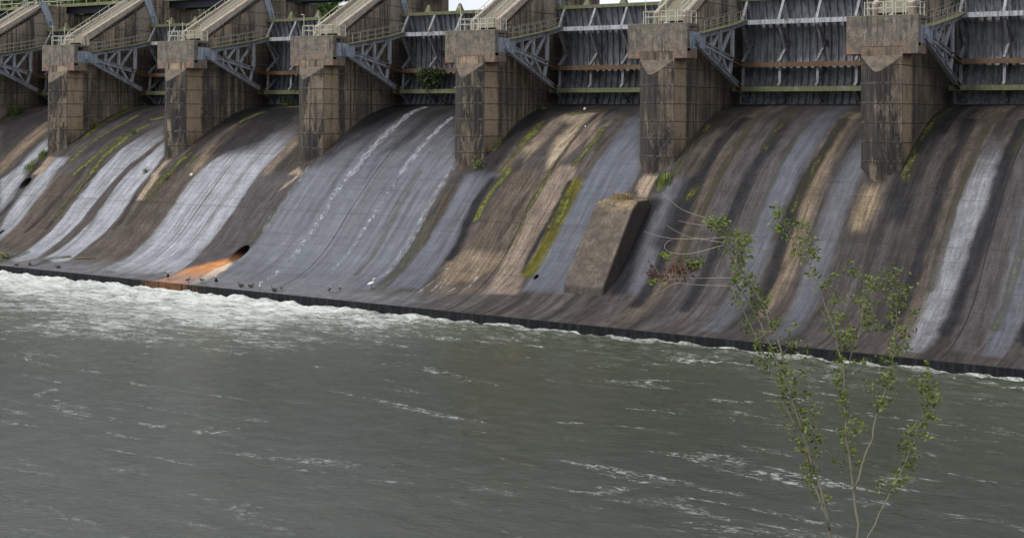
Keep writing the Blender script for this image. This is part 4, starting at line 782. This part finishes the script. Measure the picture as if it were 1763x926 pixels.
# debris
def stick(name,label,p,q,r,mat): 
    m=MB(); a=Vector((p[0],p[1],float(ZOF(p[1]))+r)); b=Vector((q[0],q[1],float(ZOF(q[1]))+r)); m.tube([a,a.lerp(b,.4)+Vector((0,.05,.02)),a.lerp(b,.7)+Vector((.05,-.05,0)),b],[r,r*.9,r*.7,r*.4],7); m.tube([a.lerp(b,.5),a.lerp(b,.5)+Vector((.25,.1,.22))],[r*.5,r*.2],5); o=m.build(name,mat,smooth=True); tag(o,label,'driftwood'); return o
M['wood']=plain('wet_driftwood',(.13,.10,.06),.9,.4); M['litter']=plain('white_litter',(.55,.54,.5),.6,.1)
stick('driftwood','thick mossy log stranded at the left end of the apron',(9.6,-14.6),(11.6,-15.4),.22,M['wood'])
tuft('weed','yellow-green weed clump on the log at the left end of the apron','plant',(10.9,-15.1,None),.4,.9,150,M['weed'],False,'weeds growing on the dam')
stick('driftwood','thin dark stick lying left on the lower apron with leaves',(17.9,-13.9),(19.0,-13.6),.08,M['wood']); stick('driftwood','longer brown stick lying right of the leafy one on the apron',(19.9,-13.9),(22.2,-13.4),.09,M['wood'])
def litter(label,x,y,s_):
    m=MB(); c=[(-s_,-.5*s_,0),(s_,-.6*s_,.05),(.8*s_,.5*s_,.16),(-.9*s_,.6*s_,.1)]; m.add(c+[(a,b,z+.06) for a,b,z in c],[(0,3,2,1),(4,5,6,7),(0,1,5,4),(1,2,6,5),(2,3,7,6),(3,0,4,7)]); o=m.build('litter',M['litter']); o.location=(x,y,float(ZOF(y))+.03); o.rotation_euler[0]=.6; tag(o,label,'litter')
litter('pale scrap of litter at the top of the white streak right of the tan patch',25.13,-3.07,.2); litter('long white scrap on the moss under the brown bay gate',63.0,9.5,.13); litter('tiny white scrap on the upper brown bay beside its joint',65.5,5.0,.08); litter('tiny white scrap near the right end of the sheltered mossy bay top',16.8,5.6,.16)
# ------------------------------------------------------------------ birds
M['bdark']=plain('dark_feathers',(.035,.03,.027),.8,.3); M['bbrown']=plain('brown_feathers',(.10,.075,.055),.8,.4); M['bwhite']=plain('white_feathers',(.80,.80,.78),.8,.05); M['bgrey']=plain('grey_feathers',(.22,.20,.185),.8,.3); M['bleg']=plain('bird_legs',(.10,.06,.02),.7); M['bbeak']=plain('yellow_beak',(.45,.28,.06),.6)
def bird(kind,label,x,y,rot,size=1.0,grp='birds along the sill'):
    y=max(y,-17.65); o=empty('bird',(x,y,float(ZOF(y))),rot); o.scale=(size,)*3; b=MB(); lg=MB(); bk=MB()
    if kind=='egret':
        b.tube([(-.30,0,.34),(-.18,0,.40),(-.02,0,.46),(.10,0,.50),(.15,0,.58),(.12,0,.68),(.16,0,.76),(.22,0,.79),(.28,0,.78)],[.01,.07,.10,.07,.035,.028,.03,.04,.012],10)
        bk.tube([(.27,0,.78),(.38,0,.76)],[.014,.003],6); L=.36
        mats=('bwhite',); 
    elif kind=='sit':
        b.tube([(-.34,0,.16),(-.22,0,.17),(-.02,0,.17),(.14,0,.18),(.2,0,.26),(.22,0,.36),(.28,0,.39),(.33,0,.38)],[.01,.10,.15,.12,.06,.05,.06,.02],10); bk.tube([(.32,0,.38),(.40,0,.365)],[.025,.015],6); L=.06
    else:
        b.tube([(-.26,0,.22),(-.15,0,.28),(.0,0,.34),(.1,0,.42),(.12,0,.52),(.13,0,.60),(.18,0,.64),(.23,0,.63)],[.01,.08,.125,.10,.055,.045,.058,.02],10); bk.tube([(.22,0,.63),(.31,0,.615)],[.024,.014],6); L=.24
    for s_ in (-.05,.05): lg.tube([(0,s_,0),(.0,s_,L+.05)],.012,5); lg.tube([(0,s_,.01),(.09,s_,.008)],.012,4)
    mt={'egret':'bwhite','sit':'bbrown','duck':'bgrey','dark':'bdark'}[kind]
    b.build('body',M[mt],o,smooth=True); lg.build('legs',M['bleg'],o); bk.build('beak',M['bbeak'],o,smooth=True)
    if kind!='egret':
        w_=MB()
        for s_ in (-1,1): w_.ell((-.05,s_*.11,.2 if kind=='sit' else .32),(.2,.035,.075),8,5,Matrix.Rotation(-.0 if kind=='sit' else -.35,3,'Y'))
        w_.build('wings',M['bdark'],o,smooth=True)
        if kind=='dark':
            h_=MB(); h_.ell((.165,0,.645),(.062,.06,.062),8,6); h_.build('head_patch',M['bwhite'],o,smooth=True)
    return tag(o,label,'bird',grp)
B=[('sit','small dark bird at the left end of the sill',15.2,-17.3,.4,.8),('sit','dark bird second from the left on the sill, near the log',16.3,-16.6,2.5,1.0),('sit','brown bird sitting alone on the apron left of the orange stain',20.5,-16.7,3.5,1.0),('dark','white-headed dark bird standing on the orange stain',35.3,-16.9,-.6,1.05),('duck','grey bird standing at the edge of the cream stain',38.2,-17.3,.2,1.0),('duck','long-necked grey bird leaning left at the foot of the cream stain',39.5,-17.0,3.0,1.15),('dark','upright dark and white bird right of the cream stain',41.25,-17.0,-1.0,1.15),('sit','brown duck sitting with its head to the left',44.0,-16.9,3.2,1.1),('sit','brown duck sitting with its head to the right',45.0,-16.7,.2,1.0),('egret','white egret standing on the sill among the brown ducks',46.7,-17.5,-.8,.95),('sit','dark brown duck at the right of the ducks, in front of its pair',48.0,-17.2,3.1,1.1),('duck','grey brown duck standing upright behind its sitting pair at the right',48.6,-16.9,-.5,.9),('egret','white egret wading alone on the wet apron',56.2,-14.5,.3,1.25),('dark','tiny dark bird on the apron left of the lone egret',52.9,-15.9,1.2,.7),('dark','tiny dark bird nearest the lone egret on its left',53.55,-15.3,2.0,.6)]
for b in B: bird(*b)
# ------------------------------------------------------------------ camera, light
cd=bpy.data.cameras.new('camera'); cam=bpy.data.objects.new('camera',cd); COL.objects.link(cam); sc.camera=cam
r_,u_,f_=Vector((.795876,.605441,.004653)),Vector((-.002506,-.004392,.999987)),Vector((-.605454,.795878,.001978))
cam.matrix_world=Matrix(((r_.x,u_.x,-f_.x,CAMP[0]),(r_.y,u_.y,-f_.y,CAMP[1]),(r_.z,u_.z,-f_.z,CAMP[2]),(0,0,0,1)))
cd.sensor_fit='HORIZONTAL'; cd.sensor_width=36; cd.lens=2537.06/1763*36; cd.shift_x=.15967; cd.shift_y=-.1545; cd.clip_end=2000; cd.clip_start=.5
SUNDIR=Vector((-.20,-.62,.75)).normalized()      # towards the sun: high over the left bank
el=math.asin(SUNDIR.z); az=math.atan2(SUNDIR.x,SUNDIR.y)
wd_=bpy.data.worlds.new('World'); sc.world=wd_; wd_.use_nodes=True; nt=wd_.node_tree; bg=nt.nodes['Background']
sky=nt.nodes.new('ShaderNodeTexSky'); sky.sky_type='NISHITA'; sky.sun_disc=False; sky.sun_elevation=el; sky.sun_rotation=az; sky.dust_density=4; sky.air_density=1.0
tc=nt.nodes.new('ShaderNodeTexCoord'); ns=nt.nodes.new('ShaderNodeTexNoise'); ns.inputs['Scale'].default_value=3.0; ns.inputs['Detail'].default_value=5
nt.links.new(tc.outputs['Generated'],ns.inputs['Vector']); rp=nt.nodes.new('ShaderNodeMapRange'); nt.links.new(ns.outputs['Fac'],rp.inputs[0]); rp.inputs[1].default_value=.3; rp.inputs[2].default_value=.6; rp.inputs[3].default_value=.55; rp.inputs[4].default_value=.95
mx=nt.nodes.new('ShaderNodeMix'); mx.data_type='RGBA'; nt.links.new(rp.outputs[0],mx.inputs[0]); nt.links.new(sky.outputs[0],mx.inputs[6]); mx.inputs[7].default_value=(8.6,9.0,9.8,1)   # cloud layer
nt.links.new(mx.outputs[2],bg.inputs[0]); bg.inputs[1].default_value=.085
sd=bpy.data.lights.new('sun','SUN'); sd.energy=1.5; sd.angle=R(14); sd.color=(1,.95,.88); so=bpy.data.objects.new('sun',sd); COL.objects.link(so); so.rotation_euler=SUNDIR.to_track_quat('Z','Y').to_euler(); so.location=(0,-60,80)
sc.view_settings.view_transform='Standard'; sc.view_settings.look='None'; sc.view_settings.exposure=.45; sc.view_settings.gamma=1
sc.render.engine='CYCLES'
